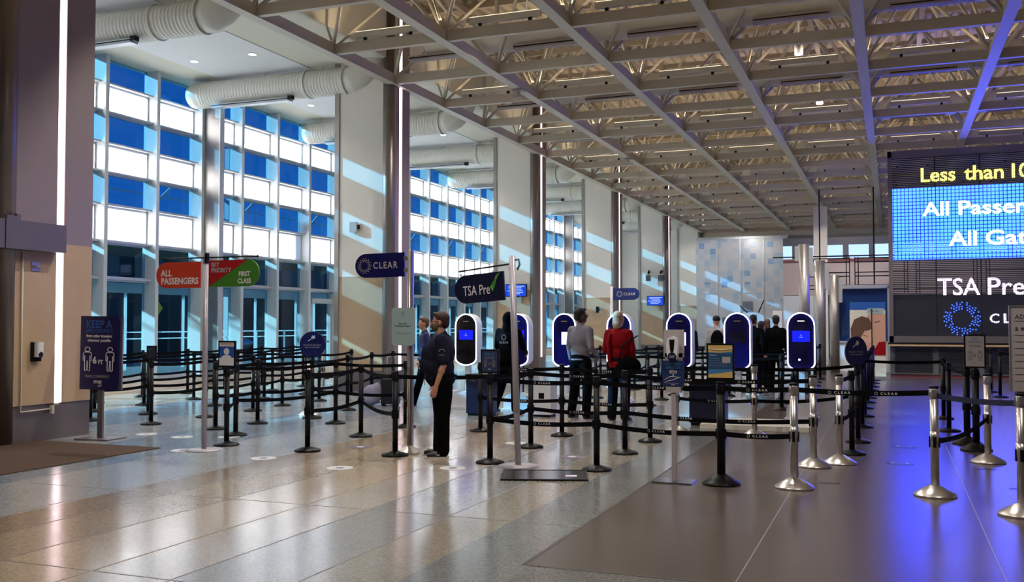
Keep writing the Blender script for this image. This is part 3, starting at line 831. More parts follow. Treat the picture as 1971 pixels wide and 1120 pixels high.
def belt(a, b_, levels=(.955, .5), txt=0, blue=False, zb=None):
    """webbing pulled out of post a to post b; a part of post a"""
    ta, xa, ya, rz = POST[a]
    if isinstance(b_, tuple): xb, yb_ = b_
    else: _, xb, yb_, _ = POST[b_]
    d = Vector((xb-xa, yb_-ya)); Ln = d.length; an = math.atan2(d.y, d.x)
    for z in levels:
        z2 = z if zb is None else zb
        q = MB()
        n = 10; vs = []; fs = []
        for i in range(n+1):
            t = .035 + (Ln-.07)*i/n
            sag = -.022*Ln/1.4*math.sin(PI*i/n)*(1 if z > .8 else 1.3)
            zz = z+(z2-z)*i/n+sag
            for yy in (-.002,.002):
                for dz in (-.025,.025): vs.append((t, yy, zz+dz))
        for i in range(n):
            o = i*4
            for k0, k1 in ((0,1),(1,3),(3,2),(2,0)): fs.append((o+k0, o+k1, o+4+k1, o+4+k0))
        fs += [(0,2,3,1),(n*4,n*4+1,n*4+3,n*4+2)]
        q.add(vs, fs)
        o = q.build('belt', M['belt'] if not blue else mat('blue_webbing', srgb(16,26,60), .6), ta, rot=(0,0,an-rz))
        if txt:
            for f in ([.5] if txt == 1 else [i/(txt+1) for i in range(1, txt+1)]):
                flip = math.cos(an) < 0
                zz = z+(z2-z)*f-.022*Ln/1.4*math.sin(PI*f)
                s = -1 if not flip else 1
                text('CLEAR', M['whiteprint'], o, (Ln*f+(.03 if not flip else -.03), s*.0035, zz), .15, .022, rot=(PI/2,0,0) if not flip else (PI/2,0,PI), spacing=1.35)
                rg = MB(); rg.lathe([(.011,0),(.015,0),(.015,.001),(.011,.001)], 12)
                rg = MB()
                for i in range(12):
                    a0 = 2*PI*i/12; a1 = 2*PI*(i+1)/12
                    rg.add([(.011*math.cos(a0),0,.011*math.sin(a0)),(.015*math.cos(a0),0,.015*math.sin(a0)),(.015*math.cos(a1),0,.015*math.sin(a1)),(.011*math.cos(a1),0,.011*math.sin(a1))],[(0,1,2,3)])
                rg.build('ring_mark', M['greyprint'], o, loc=(Ln*f-(.085 if not flip else -.085), s*.0035, zz))

def row(prefix, pts, phrase, txt=0, chain=True, style='black', levels=(.955,.5)):
    ks = []
    for i, (x, y) in enumerate(pts):
        k = '%s%d' % (prefix, i)
        post(k, x, y, phrase.replace('#', ORD[i]), style)
        ks.append(k)
    if chain:
        for a, b_ in zip(ks, ks[1:]): belt(a, b_, levels, txt)
    return ks
row('wa', [(-15.2,13.9),(-15.04,15.34),(-15.27,16.9),(-15.1,18.16),(-15.3,19.75),(-15.34,21.32),(-15.5,22.98),(-15.4,24.38)], '# black belt post back in the row nearest the windows')
row('wb', [(-13.56,13.79),(-13.69,15.2),(-13.74,16.72),(-13.72,18.17),(-13.8,19.6),(-13.98,21.17)], '# black belt post back in the second row from the windows')
row('wc', [(-12.32,12.44),(-12.28,13.74),(-12.33,15.6),(-12.44,17.38),(-12.4,18.9)], '# black belt post back in the third row from the windows')
row('wd', [(-10.98,12.35),(-10.96,13.64),(-10.93,14.93),(-11.09,16.08),(-11.05,17.33)], '# black belt post back in the fourth row from the windows')
row('we', [(-9.58,12.16),(-9.5,13.1),(-9.16,14.15),(-9.4,15.7),(-9.84,17.37)], '# black belt post back in the aisle row behind the two-panel hanging sign')
post('c6', -8.78, 11.59, 'black belt post just behind the post holding the face covering notice')
post('c5', -8.18, 10.61, 'black belt post holding the framed face covering notice')
post('e1', -6.86, 10.5, 'black belt post in front of the round navy sign')
post('e5', -8.33, 13.55, 'black belt post standing right of the round navy sign')
post('e6', -7.04, 12.13, 'black belt post midway between round navy sign and mint notice')
post('e7', -5.63, 10.52, 'black belt post against the mint notice pole')
post('f4', -7.03, 13.47, 'black belt post half hidden behind the mint notice pole')
post('f2', -9.85, 18.3, 'black belt post before the second pier, right of a pair')
post('f3', -11.4, 19.2, 'black belt post touching the stone of the second pier')
for a, b_ in (('c5','c6'),('c6','e5'),('e1','e6'),('e6','e7'),('e5','f4'),('we4','f2'),('wd4','f3'),('we2','e5'),('f2',(-8.6,18.9))): belt(a, b_)
post('s9', -9.52, 14.61, 'silver belt post left of the round navy sign', 'silver')
post('s10', -12.77, 20.2, 'silver belt post near the stone base of the second pier', 'silver')
# kiosk lane
post('g1', -5.72, 13.36, 'black belt post behind the framed distance notice')
post('g2', -4.32, 10.37, 'black belt post carrying the framed distance notice', rz=0)
post('g3', -4.37, 11.86, 'black belt post in the second line, right of the check mark sign pole')
post('g4', -4.40, 13.23, 'black belt post in front of the man in the grey shirt')
post('g5', -3.02, 10.28, 'black belt post of the front line between floor plate and sanitiser stand')
post('g6', -3.08, 11.72, 'black belt post in front of the person in the red jacket')
post('g7', -3.07, 13.02, 'black belt post left of the sanitiser stand')
post('h1', -1.60, 9.84, 'thick black post holding the gold and blue framed notice', big=1)
post('s1', -.90, 9.88, 'silver belt post below the rightmost kiosk, in the front line', 'silver')
post('s2', -1.83, 14.16, 'silver belt post right of the gold and blue notice, farther back', 'silver')
post('s3', -.83, 11.43, 'silver belt post right behind the front line one', 'silver')
post('s4', -2.97, 14.28, 'silver belt post hidden behind the sanitiser stand', 'silver')
post('s5', -.57, 11.79, 'silver belt post left of the black queue, nearest to it', 'silver')
post('s6', .36, 9.91, 'silver belt post standing alone in the blue lit floor', 'silver')
post('s7', 1.02, 12.5, 'silver belt post before the twin black posts at right', 'silver')
post('s8', 1.0, 9.16, 'silver belt post under the grey sign at the right edge', 'silver')
belt('g2','g5',txt=1); belt('g5','h1',txt=1); belt('h1','s1',txt=1); belt('s1','s6',(.955,),txt=2); belt('s6','s8',(.93,),blue=True)
belt('s7','s6',(.5,))
belt('g1','g4',txt=1); belt('g4','g7',txt=1); belt('g3','g6',txt=1); belt('g6','s3',txt=2); belt('s4','s2',txt=1); belt('g2','g3'); 
belt('e7','g3',(.955,))
# queue right of the kiosks
ks = row('q', [(-.47,12.69),(-.44,13.99),(-.44,16.05),(-.45,17.9),(-.49,19.6),(-.47,21.03),(-.47,22.36),(-.45,23.53),(-.46,24.9),(-.46,26.3),(-.47,27.8)], '# black post back in the line running towards the portrait banner')
belt('s5','q0',(.955,.5)); belt('s2','q2',txt=1)
post('m1', .8, 17.94, 'black belt post far end of the short line on the blue floor')
post('m2', .78, 15.9, 'black belt post middle of the short line on the blue floor')
post('m3', .92, 14.3, 'rear one of the twin black posts carrying a white notice', big=1)
post('m4', .98, 13.62, 'front one of the twin black posts carrying a white notice', big=1)
post('m5', 2.15, 25.26, 'slim black post farther of two before the far counter')
post('m6', 2.18, 23.55, 'slim black post nearer of two before the far counter')
belt('q3','m1',(.955,)); belt('m1','m2',(.955,)); belt('m2','m3',(.955,)); belt('m5','m6',(.955,)); belt('m6',(3.6,22.6),(.955,))
# dense queue behind the kiosks
rows_b = [(-7.1,'behind the second kiosk'),(-5.9,'behind the third kiosk'),(-4.5,'behind the fourth kiosk'),(-3.3,'behind the fifth kiosk'),(-1.9,'behind the sixth kiosk')]
for c, (x, ph) in enumerate(rows_b):
    ys = [18.7+1.5*i for i in range(8)]
    if c == 0: ys = ys[2:6]
    row('z%d_' % c, [(x+.05*math.sin(3*y+c), y) for y in ys], '# black queue post back in the line '+ph, levels=(.955,.5))
for i in range(0, 8, 2):
    for c in (1, 2, 3): belt('z%d_%d' % (c, i), 'z%d_%d' % (c+1, i), (.955,.5))
for i, x in enumerate((-7.6,-6.4)):
    post('y%d'%i, x, 20.1, ('left' if i == 0 else 'right')+' black post under the small oval sign area beyond the kiosks')

# ---------------------------------------------------------------- signs
def rounded(w, h, r, n=6):
    pts = []
    for cx, cz, a0 in ((w/2-r,h/2-r,0),(-w/2+r,h/2-r,PI/2),(-w/2+r,-h/2+r,PI),(w/2-r,-h/2+r,1.5*PI)):
        for i in range(n+1):
            a = a0+PI/2*i/n; pts.append((cx+r*math.cos(a), cz+r*math.sin(a)))
    return pts
def blade(w, h, side):
    """rectangle with one half-round end; side -1 = round at left"""
    r = h/2; pts = []
    if side < 0:
        pts = [(w/2,-h/2),(w/2,h/2)]
        for i in range(17):
            a = PI/2+PI*i/16; pts.append((-w/2+r+r*math.cos(a), r*math.sin(a)))
    else:
        pts = [(-w/2,h/2),(-w/2,-h/2)]
        for i in range(17):
            a = -PI/2+PI*i/16; pts.append((w/2-r+r*math.cos(a), r*math.sin(a)))
    return pts
def sunburst(parent, c, R, m, big=True):
    q = MB()
    for r, n_, s, ph in ((.55,14,.05,0),(.72,14,.065,.5),(.9,14,.05,0)):
        for i in range(n_):
            a = 2*PI*(i+ph)/n_
            q.cbox((R*r*math.cos(a),0,R*r*math.sin(a)),(R*s*2,.002,R*s*2))
    return q.build('dotted_ring', m, parent, loc=c)
# two-panel hanging sign
s = thing('hanging_sign_stand', 'tall lilac pole sign with an orange and a red and green panel', 'sign', (-8.14, 10.11, 0))
MB().lathe([(.235,0),(.235,.01),(.05,.02)],36).build('base', M['polemat'], s)
MB().lathe([(.033,.01),(.033,2.5)],20).lathe([(.036,2.36),(.036,2.5)],12).build('pole', M['polemat'], s)
MB().tube([(-.62,-.03,2.44),(.80,-.03,2.44)],.009,8).ell((-.63,-.03,2.44),(.018,.018,.018),8).ell((.81,-.03,2.44),(.018,.018,.018),8).box((.02,-.05,2.37),(.05,-.0,2.5)).build('cross_bar', M['black'], s)
a = MB().prism(blade(.70,.335,-1),-.012,.012).build('orange_panel', M['orange'], s, loc=(-.405,-.03,2.225))
text('ALL\nPASSENGERS', M['whiteprint'], a, (.025,-.014,-.025), .60, .19, bold=.03, line=.9)
pts = blade(.76,.335,1)
a = MB().prism(pts,-.012,.012).build('green_panel', M['green'], s, loc=(.46,-.03,2.235))
MB().prism([(-.379,-.166),(-.379,.166),(.21,.166)],-.0145,-.012).build('red_corner', M['red'], a)
text('SKY\nPRIORITY', M['greyprint'], a, (-.185,-.017,.075), .31, .13, bold=.03, line=.9)
text('FIRST\nCLASS', M['whiteprint'], a, (.165,-.015,-.055), .20, .15, bold=.03, line=1.1)
# blade sign on chrome pole
s = thing('blade_sign_stand', 'chrome pole stand with navy blade sign and mint notice', 'sign', (-5.58, 10.79, 0))
MB().lathe([(.15,0),(.15,.015),(.05,.09),(.035,.1)],8,smooth=False).build('base', M['chrome'], s)
MB().lathe([(.03,.05),(.03,2.52)],20,(-.0,0,0)).box((.034,-.02,.1),(.052,.02,2.52)).build('pole', M['chrome'], s)
MB().cbox((-.045,0,.6),(.03,.05,.08)).build('clip', M['black'], s)
a = MB().prism(blade(.70,.305,-1),-.012,.012).build('navy_panel', M['navy'], s, loc=(-.42,0,2.335), rot=(0,-.015,0))
text('CLEAR', M['greyprint'], a, (.085,-.014,0), .345, .085, bold=.015, spacing=1.25)
sunburst(a, (-.215,-.014,0), .105, M['greyprint'])
MB().box((-.075,-.015,2.24),(-.03,.015,2.29)).box((-.075,-.015,2.39),(-.03,.015,2.44)).build('bracket', M['chrome'], s)
a = MB().prism(rounded(.315,.47,.04),-.008,.008).build('mint_notice', M['sage'], s, loc=(-.06,-.05,1.565))
text('Stay safe.\nKeep your space.', M['darkprint'], a, (0,-.011,.02), .22, .055, bold=.01)
text('Thank you for caring\nfor each other.', M['dimprint'], a, (0,-.011,-.085), .19, .036)
text('CLEAR', M['dimprint'], a, (0,-.011,.13), .07, .012)
sunburst(a, (0,-.011,.17), .022, M['dimprint'])
# leaning check-mark sign
s = thing('leaning_sign_stand', 'leaning lilac pole with hanging navy check mark sign', 'sign', (-3.93, 10.26, 0))
MB().lathe([(.225,0),(.225,.01),(.05,.02)],36).build('base', M['polemat'], s)
TL = -.032
def tilt(p): return (p[0]+p[2]*TL, p[1], p[2])
hz = 2.37
MB().tube([tilt((0,0,.01)), tilt((0,0,hz))], .034, 20).tube([tilt((0,0,.6)), tilt((0,0,hz-.02))], .038, 20).build('pole', M['polemat'], s)
MB().tube([tilt((.03,0,hz-.05)), tilt((.08,0,hz-.04)), tilt((.09,0,hz-.1)), tilt((.06,0,hz-.16))], .012, 8).build('cable', M['greycab'], s)
MB().tube([tilt((0,-.02,hz-.09)), tilt((-.72,.12,hz-.16))], .010, 8).box((-.10,-.03,hz-.16),(-.07,.01,hz-.13)).build('hanger_bar', M['black'], s)
a = MB().prism(blade(.68,.33,-1),-.014,.014).build('navy_panel', M['navy_dark'], s, loc=(-.49,.03,hz-.36), rot=(0,-.07,-.18))
text('TSA Pre', M['whiteprint'], a, (-.035,-.016,-.02), .37, .115, bold=.0)
ck = MB(); ck.prism([(.155,.0),(.175,.018),(.205,-.03),(.26,.105),(.295,.145),(.285,.15),(.235,.115),(.2,.0),(.19,-.055)],-.019,-.016); ck.build('check_mark', M['checkgreen'], a)
MB().cbox((-.25,0,.172),(.015,.02,.03)).cbox((.2,0,.172),(.015,.02,.03)).build('hook', M['whiteprint'], a)
# far blade sign
s = thing('far_blade_sign', 'small navy blade sign on a white pole beyond the kiosks', 'sign', (-6.6, 23.84, 0))
MB().lathe([(.15,0),(.05,.08),(.035,.1)],12).tube([(0,0,.05),(0,0,2.55)],.035).build('pole', M['white'], s)
a = MB().prism(blade(.68,.3,1),-.012,.012).build('navy_panel', mat('far_blue_enamel', srgb(34,50,116), .4), s, loc=(.38,0,2.35))
text('CLEAR', M['whiteprint'], a, (.09,-.014,0), .3, .07, bold=.01, spacing=1.2); sunburst(a, (-.17,-.014,0), .09, M['whiteprint'])

# keep-a-distance placard at left
def person_icon(parent, c, h, m):
    q = MB(); k = h/1.0; r = .012*k*1.4
    hd = [(c[0]+.12*k*math.cos(a), c[1], c[2]+.39*k+.09*k*math.sin(a)) for a in [2*PI*i/14 for i in range(15)]]
    q.tube(hd, r, 5)
    o = [(-.2,.0),(-.2,.2),(-.15,.27),(.15,.27),(.2,.2),(.2,-.08),(.15,-.1),(.13,-.06),(.13,.12)]
    q.tube([(c[0]+x*k, c[1], c[2]+z*k) for x, z in [(-.13,.12),(-.13,-.06),(-.15,-.1),(-.2,-.08)]+o[1:]], r, 5)
    q.tube([(c[0]+x*k, c[1], c[2]+z*k) for x, z in ((-.13,.1),(-.13,-.48),(-.09,-.52),(-.03,-.5),(-.01,-.1),(.01,-.1),(.03,-.5),(.09,-.52),(.13,-.48),(.13,.1))], r, 5)
    return q.build('person_icon', m, parent)
s = thing('distance_placard', 'navy floor-standing placard about keeping six feet apart', 'sign', (-10.25, 10.54, 0), .1)
MB().box((-.27,-.2,0),(.27,.2,.02)).build('base', M['basemetal'], s)
MB().box((-.04,-.02,.02),(.04,.02,.75)).build('post', M['basemetal'], s)
a = MB().box((-.305,-.02,-.51),(.305,.02,.51)).build('panel', M['navy'], s, loc=(0,-.035,1.195), rot=(0,.012,0))
MB().box((-.30,.02,-.505),(.345,.05,.50)).build('panel_frame', M['basemetal'], a)
text('KEEP A', M['blueprint'], a, (0,-.022,.40), .42, .105, bold=.02)
text('SAFE DISTANCE', M['blueprint'], a, (0,-.022,.308), .45, .05, bold=.02)
text('from other travelers\nwhenever possible', M['whiteprint'], a, (0,-.022,.20), .42, .115, bold=.03, line=1.1)
person_icon(a, (-.185,-.022,-.08), .33, M['whiteprint']); person_icon(a, (.185,-.022,-.08), .33, M['whiteprint'])
text('6', M['whiteprint'], a, (-.065,-.022,-.10), .065, .10, bold=.04); text('FT', M['whiteprint'], a, (.035,-.022,-.125), .08, .06, bold=.03)
text('TRAVEL CONFIDENTLY', M['greyprint'], a, (-.02,-.022,-.325), .40, .036, bold=.01)
text('msp', M['whiteprint'], a, (-.005,-.022,-.41), .13, .06, bold=.02)
MB().tube([(-.0,-.022,-.455),(.035,-.022,-.462),(.065,-.022,-.44)], .005, 5).build('swoosh', M['whiteprint'], a)

def framed(lab, x, y, z0, w, h, rz=0, cat='sign', base_w=.05):
    s = thing('framed_notice', lab, cat, (x, y, z0), rz)
    MB().box((-w/2,-.012,.0),(w/2,.012,h)).build('frame', M['black'], s)
    MB().box((-.02,-.015,-.05),(.02,.015,.01)).build('socket', M['black'], s)
    return s
# face covering notice
s = framed('framed notice with white head and shoulders figure on a post', -8.18, 10.61, 1.03, .27, .345)
MB().box((-.115,-.015,.02),(.115,-.012,.325)).build('sheet', M['blueprint'], s)
MB().box((-.115,-.018,.27),(.115,-.015,.325)).build('title_band', M['duct'], s)
text('FACE COVERING REQUIRED', M['red'], s, (0,-.020,.30), .17, .014)
MB().prism(circ(0,.205,.043,.045),-.019,-.015).prism([(-.115,.02),(.115,.02),(.115,.12),(.08,.12),(.07,.14),(.035,.155),(-.035,.155),(-.07,.14),(-.08,.12),(-.115,.12)],-.019,-.015).build('figure', M['whiteprint'], s)
# small dark notice on window side
s = framed('small dark framed notice on a post by the windows', -10.98, 12.35, 1.03, .19, .22)
MB().box((-.08,-.015,.02),(.08,-.012,.2)).build('sheet', M['navy_dark'], s)
text('KEEP A', M['cyanprint'], s, (0,-.018,.165), .1, .02)
# round navy sign
def roundsign(lab, x, y, z0, r, rz, tx=True, mt='navy'):
    s = thing('round_sign', lab, 'sign', (x, y, z0), rz)
    MB().prism(circ(0,r,r,r,40),-.008,.008).build('disc', M[mt], s)
    MB().box((-.02,-.015,-.04),(.02,.015,.04)).build('socket', M['black'], s)
    q = MB().tube([(-.07*r/.22,-.011,r*1.28),(.0,-.011,r*1.48)],.005,5)
    for i in range(6):
        a = PI/3*i; q.tube([(.02*r/.22,-.011,r*1.55),(.02*r/.22+.035*math.cos(a)*r/.22,-.011,r*1.55+.035*math.sin(a)*r/.22)],.006,5)
    q.build('wand_icon', M['whiteprint'], s)
    if tx: text('Enroll in minutes,\nnot in seconds'.replace('Enroll in minutes,\nnot in seconds','Enroll in minutes,\nuse in seconds'), M['greyprint'], s, (0,-.010,r*.9), r*1.35, r*.3)
    return s
roundsign('round navy sign with wand icon facing front', -9.16, 14.15, 1.02, .225, .25)
roundsign('round navy sign turned sideways at the head of the black queue', -.455, 13.99, 1.02, .205, .85)
roundsign('small turned blue oval sign beyond the second and third kiosks', -6.4, 20.1, 1.02, .21, 1.25, mt='blueprint')
# gold and blue framed notice
s = framed('framed gold and blue notice on a thick black post', -1.60, 9.84, 1.04, .275, .365)
MB().box((-.12,-.016,.02),(.12,-.012,.345)).build('sheet', M['cyanprint'], s)
gold = mat('gold_print', srgb(206,170,96), .6); deep = mat('deep_teal_print', srgb(20,70,112), .6)
MB().prism([(-.12,.345),(.12,.345),(.12,.285),(.0,.27),(-.12,.275)],-.018,-.016).build('gold_band', gold, s)
MB().prism([(-.12,.02),(.12,.02),(.12,.085),(.0,.065),(-.12,.055)],-.018,-.016).build('gold_band', gold, s)
MB().box((-.12,-.0185,.11),(.12,-.0165,.265)).build('blue_band', deep, s)
MB().tube([(-.12,-.02,.315),(-.05,-.02,.297),(.04,-.02,.297),(.12,-.02,.312)],.004,5).build('swoosh', M['whiteprint'], s)
MB().box((.02,-.02,.17),(.1,-.0186,.23)).build('document_picture', M['greyprint'], s)
text('Welcome', M['whiteprint'], s, (-.07,-.021,.245), .07, .012)
for i in range(4): text('Please have your documents ready', M['greyprint'], s, (-.055 if i < 2 else -.02,-.021,.215-.025*i), .10 if i < 2 else .18, .009)
# framed distance notice in kiosk lane
s = framed('framed blue distance notice on the post beside the leaning sign', -4.32, 10.37, 1.03, .225, .275)
MB().box((-.095,-.015,.02),(.095,-.012,.255)).build('sheet', mat('slate_blue_print', srgb(34,48,84), .5), s)
text('KEEP A', M['cyanprint'], s, (0,-.018,.222), .12, .025, bold=.02)
text('from other travelers\nwhenever possible', M['greyprint'], s, (0,-.018,.18), .12, .028)
person_icon(s, (-.052,-.018,.115), .08, M['greyprint']); person_icon(s, (.052,-.018,.115), .08, M['greyprint'])
text('6 FT', M['greyprint'], s, (0,-.018,.11), .035, .014); text('msp', M['whiteprint'], s, (0,-.018,.045), .035, .014)
# white notice on twin posts
s = framed('white framed notice on the twin black posts', .97, 13.50, 1.045, .25, .42)
MB().box((-.105,-.016,.02),(.105,-.012,.40)).build('sheet', M['greyprint'], s)
text('KEEP A\nSAFE DISTANCE', M['cyanprint'], s, (0,-.019,.345), .14, .06)
text('from other travelers\nwhenever possible', M['darkprint'], s, (0,-.019,.275), .13, .03)
person_icon(s, (-.055,-.019,.16), .12, M['dimprint']); person_icon(s, (.055,-.019,.16), .12, M['dimprint'])
text('6', M['darkprint'], s, (0,-.019,.16), .02, .035); text('msp', M['darkprint'], s, (0,-.019,.06), .03, .015)
# sign at the right edge
s = thing('directory_sign', 'tall grey panel sign at the right edge of the view', 'sign', (1.16, 9.2, 1.03), -.02)
MB().box((-.22,-.015,0),(.3,.015,.72)).build('panel', M['greyprint'], s)
MB().box((-.235,-.02,0),(-.22,.02,.72)).box((-.235,-.02,.71),(.3,.02,.725)).build('frame', M['chrome'], s)
text('AD', M['darkprint'], s, (-.155,-.017,.63), .07, .036)
MB().cbox((-.03,-.017,.595),(.33,.002,.006)).build('rule', M['dimprint'], s)
text('5 9', M['darkprint'], s, (-.155,-.017,.525), .07, .03, bold=.03)
for i in range(8): MB().cbox((.03,-.017,.475-.055*i),(.45,.002,.003)).build('rule', M['mauve'], s)
MB().cbox((-.16,0,-.012),(.05,.05,.024)).build('socket', M['black'], s)
# sanitiser stand
s = thing('sanitiser_stand', 'hand sanitiser stand with grey back plate and blue placard', 'sanitiser stand', (-2.07, 9.83, 0), .0)
MB().box((-.2,-.15,0),(.2,.15,.012)).build('base', M['plate'], s)
MB().box((-.022,-.022,.012),(.022,.022,.92)).build('post', M['greyprint'], s)
MB().box((-.075,-.03,.9),(.075,.03,.96)).build('drip_tray', M['greyprint'], s)
MB().box((-.105,-.0,1.26),(.105,.02,1.54)).box((-.09,-.0,.95),(.09,.018,1.3)).build('back_plate', M['greyprint'], s)
a = MB().box((-.11,-.032,.965),(.11,-.02,1.225)).build('placard', mat('placard_blue', srgb(22,42,92), .5), s)
text('STOP AND\nSANITIZE', M['cyanprint'], a, (0,-.034,1.175), .17, .065, bold=.02)
q = MB().tube([(-.09,-.034,1.03),(-.03,-.034,1.065),(.08,-.034,1.06),(.03,-.034,1.045),(.0,-.034,1.03),(-.05,-.034,1.02),(-.09,-.034,1.0)],.003,5)
q.tube([(-.035,-.034,1.12),(-.03,-.034,1.10),(.03,-.034,1.10),(.035,-.034,1.12),(-.035,-.034,1.12)],.0035,5).ell((0,-.034,1.078),(.006,.003,.01),8); q.build('hand_icon', M['whiteprint'], a)
text('TRAVEL CONFIDENTLY', M['greyprint'], a, (0,-.034,.995), .13, .01); text('msp', M['whiteprint'], a, (0,-.034,.98), .035, .015)
q = MB(); q.smooth = True
q.prism([(-.045,1.24),(-.055,1.3),(-.06,1.40),(-.045,1.455),(0,1.47),(.045,1.455),(.06,1.40),(.055,1.3),(.045,1.24)],-.085,0)
dsp = q.build('dispenser', M['white'], s)
MB().prism([(-.018,1.33),(-.026,1.44),(.026,1.44),(.018,1.33),(0,1.29)],-.09,-.085).build('window', M['black'], dsp)
MB().prism(circ(0,1.265,.045,.045),-.094,-.086).build('badge', M['navy_dark'], dsp)
text('STOP AND\nSANITIZE', M['whiteprint'], dsp, (0,-.096,1.268), .06, .025)

# ---------------------------------------------------------------- kiosks
KX = [-7.53,-6.49,-5.57,-4.54,-3.46,-2.46,-1.41]
KL = ['leftmost white kiosk pod with a blue screen, behind the standing man','kiosk pod with blue screen behind the person in the hooded top','kiosk pod with white screen left of the man in grey','kiosk pod mostly hidden behind the person in red','kiosk pod with white screen behind the sanitiser stand','kiosk pod with dark screen right of the framed gold notice','rightmost kiosk pod with a blue screen and glowing rim']
HW, HH = .225, .49
def cap_poly(w, h, n=10):
    r = w; pts = []
    for i in range(n+1):
        a = PI*i/n; pts.append((r*math.cos(a), h-r+r*math.sin(a)))
    rb = w*.95
    for i in range(n+1):
        a = PI+PI*i/n; pts.append((w*math.cos(a), -h+rb*.62+rb*.62*math.sin(a)))
    return pts
outer = cap_poly(HW, HH); inner = cap_poly(HW-.018, HH-.018); face = cap_poly(HW-.05, HH-.05)
k_shell = MB(); 
n_ = len(outer)
vs = []; 
for (p, y) in ((inner,-.13),(outer,-.12),(outer,.14),([(a*.85,b*.9) for a,b in outer],.2)): vs += [(a, y, b) for a, b in p]
fs = []
for l in range(3):
    for i in range(n_):
        j = (i+1)%n_; fs.append((l*n_+i, (l+1)*n_+i, (l+1)*n_+j, l*n_+j))
fs.append(tuple(range(3*n_, 4*n_)))
k_shell.add(vs, fs, True)
vs = []
for p, y in ((outer,-.125),(inner,-.135),(inner,-.11)): vs += [(a*1.003, y, b*1.003) for a, b in p]
fs = []
for l in range(2):
    for i in range(n_):
        j = (i+1)%n_; fs.append((l*n_+i, l*n_+j, (l+1)*n_+j, (l+1)*n_+i))
k_rim = MB().add(vs, fs, True)
k_face = MB().prism(inner, -.115, -.10)
me_sh = k_shell.mesh('shell', M['white']); me_rim = k_rim.mesh('glow_rim', M['kiosklight']); me_fn = k_face.mesh('face_panel', M['kiosknavy']); me_fb = k_face.mesh('face_panel', M['kioskblack'])
me_ped = MB().box((-.045,-.05,0),(.045,.05,.86)).mesh('pedestal', M['white'])
me_foot = MB().prism([(-.24,0)]+[(-.24+.0,.18)]+[(.24*math.cos(PI-PI*i/10), .18+.14*math.sin(PI*i/10)) for i in range(1,10)]+[(.24,.18),(.24,0)],-.2,.1).box((-.27,-.26,0),(.27,.26,.03)).mesh('foot', M['white'])
me_cam = MB().box((-.07,-.122,.33),(.07,-.115,.36)).mesh('camera_bar', M['black'])
me_caml = MB().box((-.055,-.125,.337),(.055,-.122,.353)).mesh('camera_lens', M['greyprint'])
for i, x in enumerate(KX):
    t = thing('kiosk', KL[i], 'kiosk', (x, 17.0, 0))
    zc = 1.30
    sh = obj('shell', me_sh, t, loc=(0,0,zc)); obj('glow_rim', me_rim, sh)
    fp = obj('face_panel', me_fb if i == 0 else me_fn, t, loc=(0,0,zc)); obj('camera_bar', me_cam, fp)
    if i == 6: MB().box((-.055,-.125,.337),(.055,-.122,.353)).build('camera_lens', emat('lilac_bar_light', srgb(230,215,240), 1), fp)
    else: obj('camera_lens', me_caml, fp)
    obj('pedestal', me_ped, t); obj('foot', me_foot, t)
    if i in (0,1,6):
        sc_ = MB().box((-.14,-.122,.0),(.14,-.115,.18)).build('screen', M['screenblue'], t, loc=(0,0,zc))
        text('CLEAR', M['screentxt'], sc_, (0,-.124,.075), .06, .01); sunburst(sc_, (0,-.124,.105), .014, M['screentxt'])
    elif i in (2,3,4):
        MB().box((-.07,-.122,-.10),(.10,-.115,.13)).build('screen', M['screenwhite'], t, loc=(0.02,0,zc+.02))
    else:
        MB().box((-.13,-.122,-.02),(.13,-.115,.17)).build('screen', M['screenoff'], t, loc=(0,0,zc))
    if i == 6: MB().lathe([(.02,0),(.02,.004)],12).build('glow_button', emat('button_light', srgb(190,215,255), 1), t, loc=(-.03,-.118,zc-.3), rot=(PI/2,0,0))
MB().box((-2.75,14.95,0),(-1.15,16.1,.07)).build('kiosk_plinth', M['soffit2'], label='low cream plinth slab on the floor below the right kiosks', cat='plinth')
def bin_(name, lab, x, y, w, d_, h, mt, cat='bin', logo=True):
    t = thing(name, lab, cat, (x, y, 0))
    MB().box((-w/2,-d_/2,.04),(w/2,d_/2,h-.03)).build('body', M[mt], t)
    MB().box((-w/2-.012,-d_/2-.012,h-.03),(w/2+.012,d_/2+.012,h)).build('lid', M['black'], t)
    MB().box((-w/2+.02,-d_/2+.02,0),(w/2-.02,d_/2-.02,.04)).build('plinth', M['black'], t)
    if logo: text('CLEAR', M['greyprint'], t, (-w*.2,-d_/2-.003,h*.85), .12, .02, spacing=1.3)
    return t
bin_('navy_cabinet', 'waist high navy cabinet behind the thick black post', -2.71, 15.5, .56, .3, .68, 'navy_dark')
bin_('navy_cabinet', 'waist high dark navy cabinet left of the person in the hooded top', -6.72, 15.75, .42, .4, .72, 'navy_dark')
t = bin_('litter_bin', 'white and black litter bin between the hooded person and man in grey', -5.62, 15.95, .34, .34, .6, 'white', logo=False)
MB().cbox((0,-.172,.36),(.1,.004,.1)).build('graphic', M['blackmatte'], t)

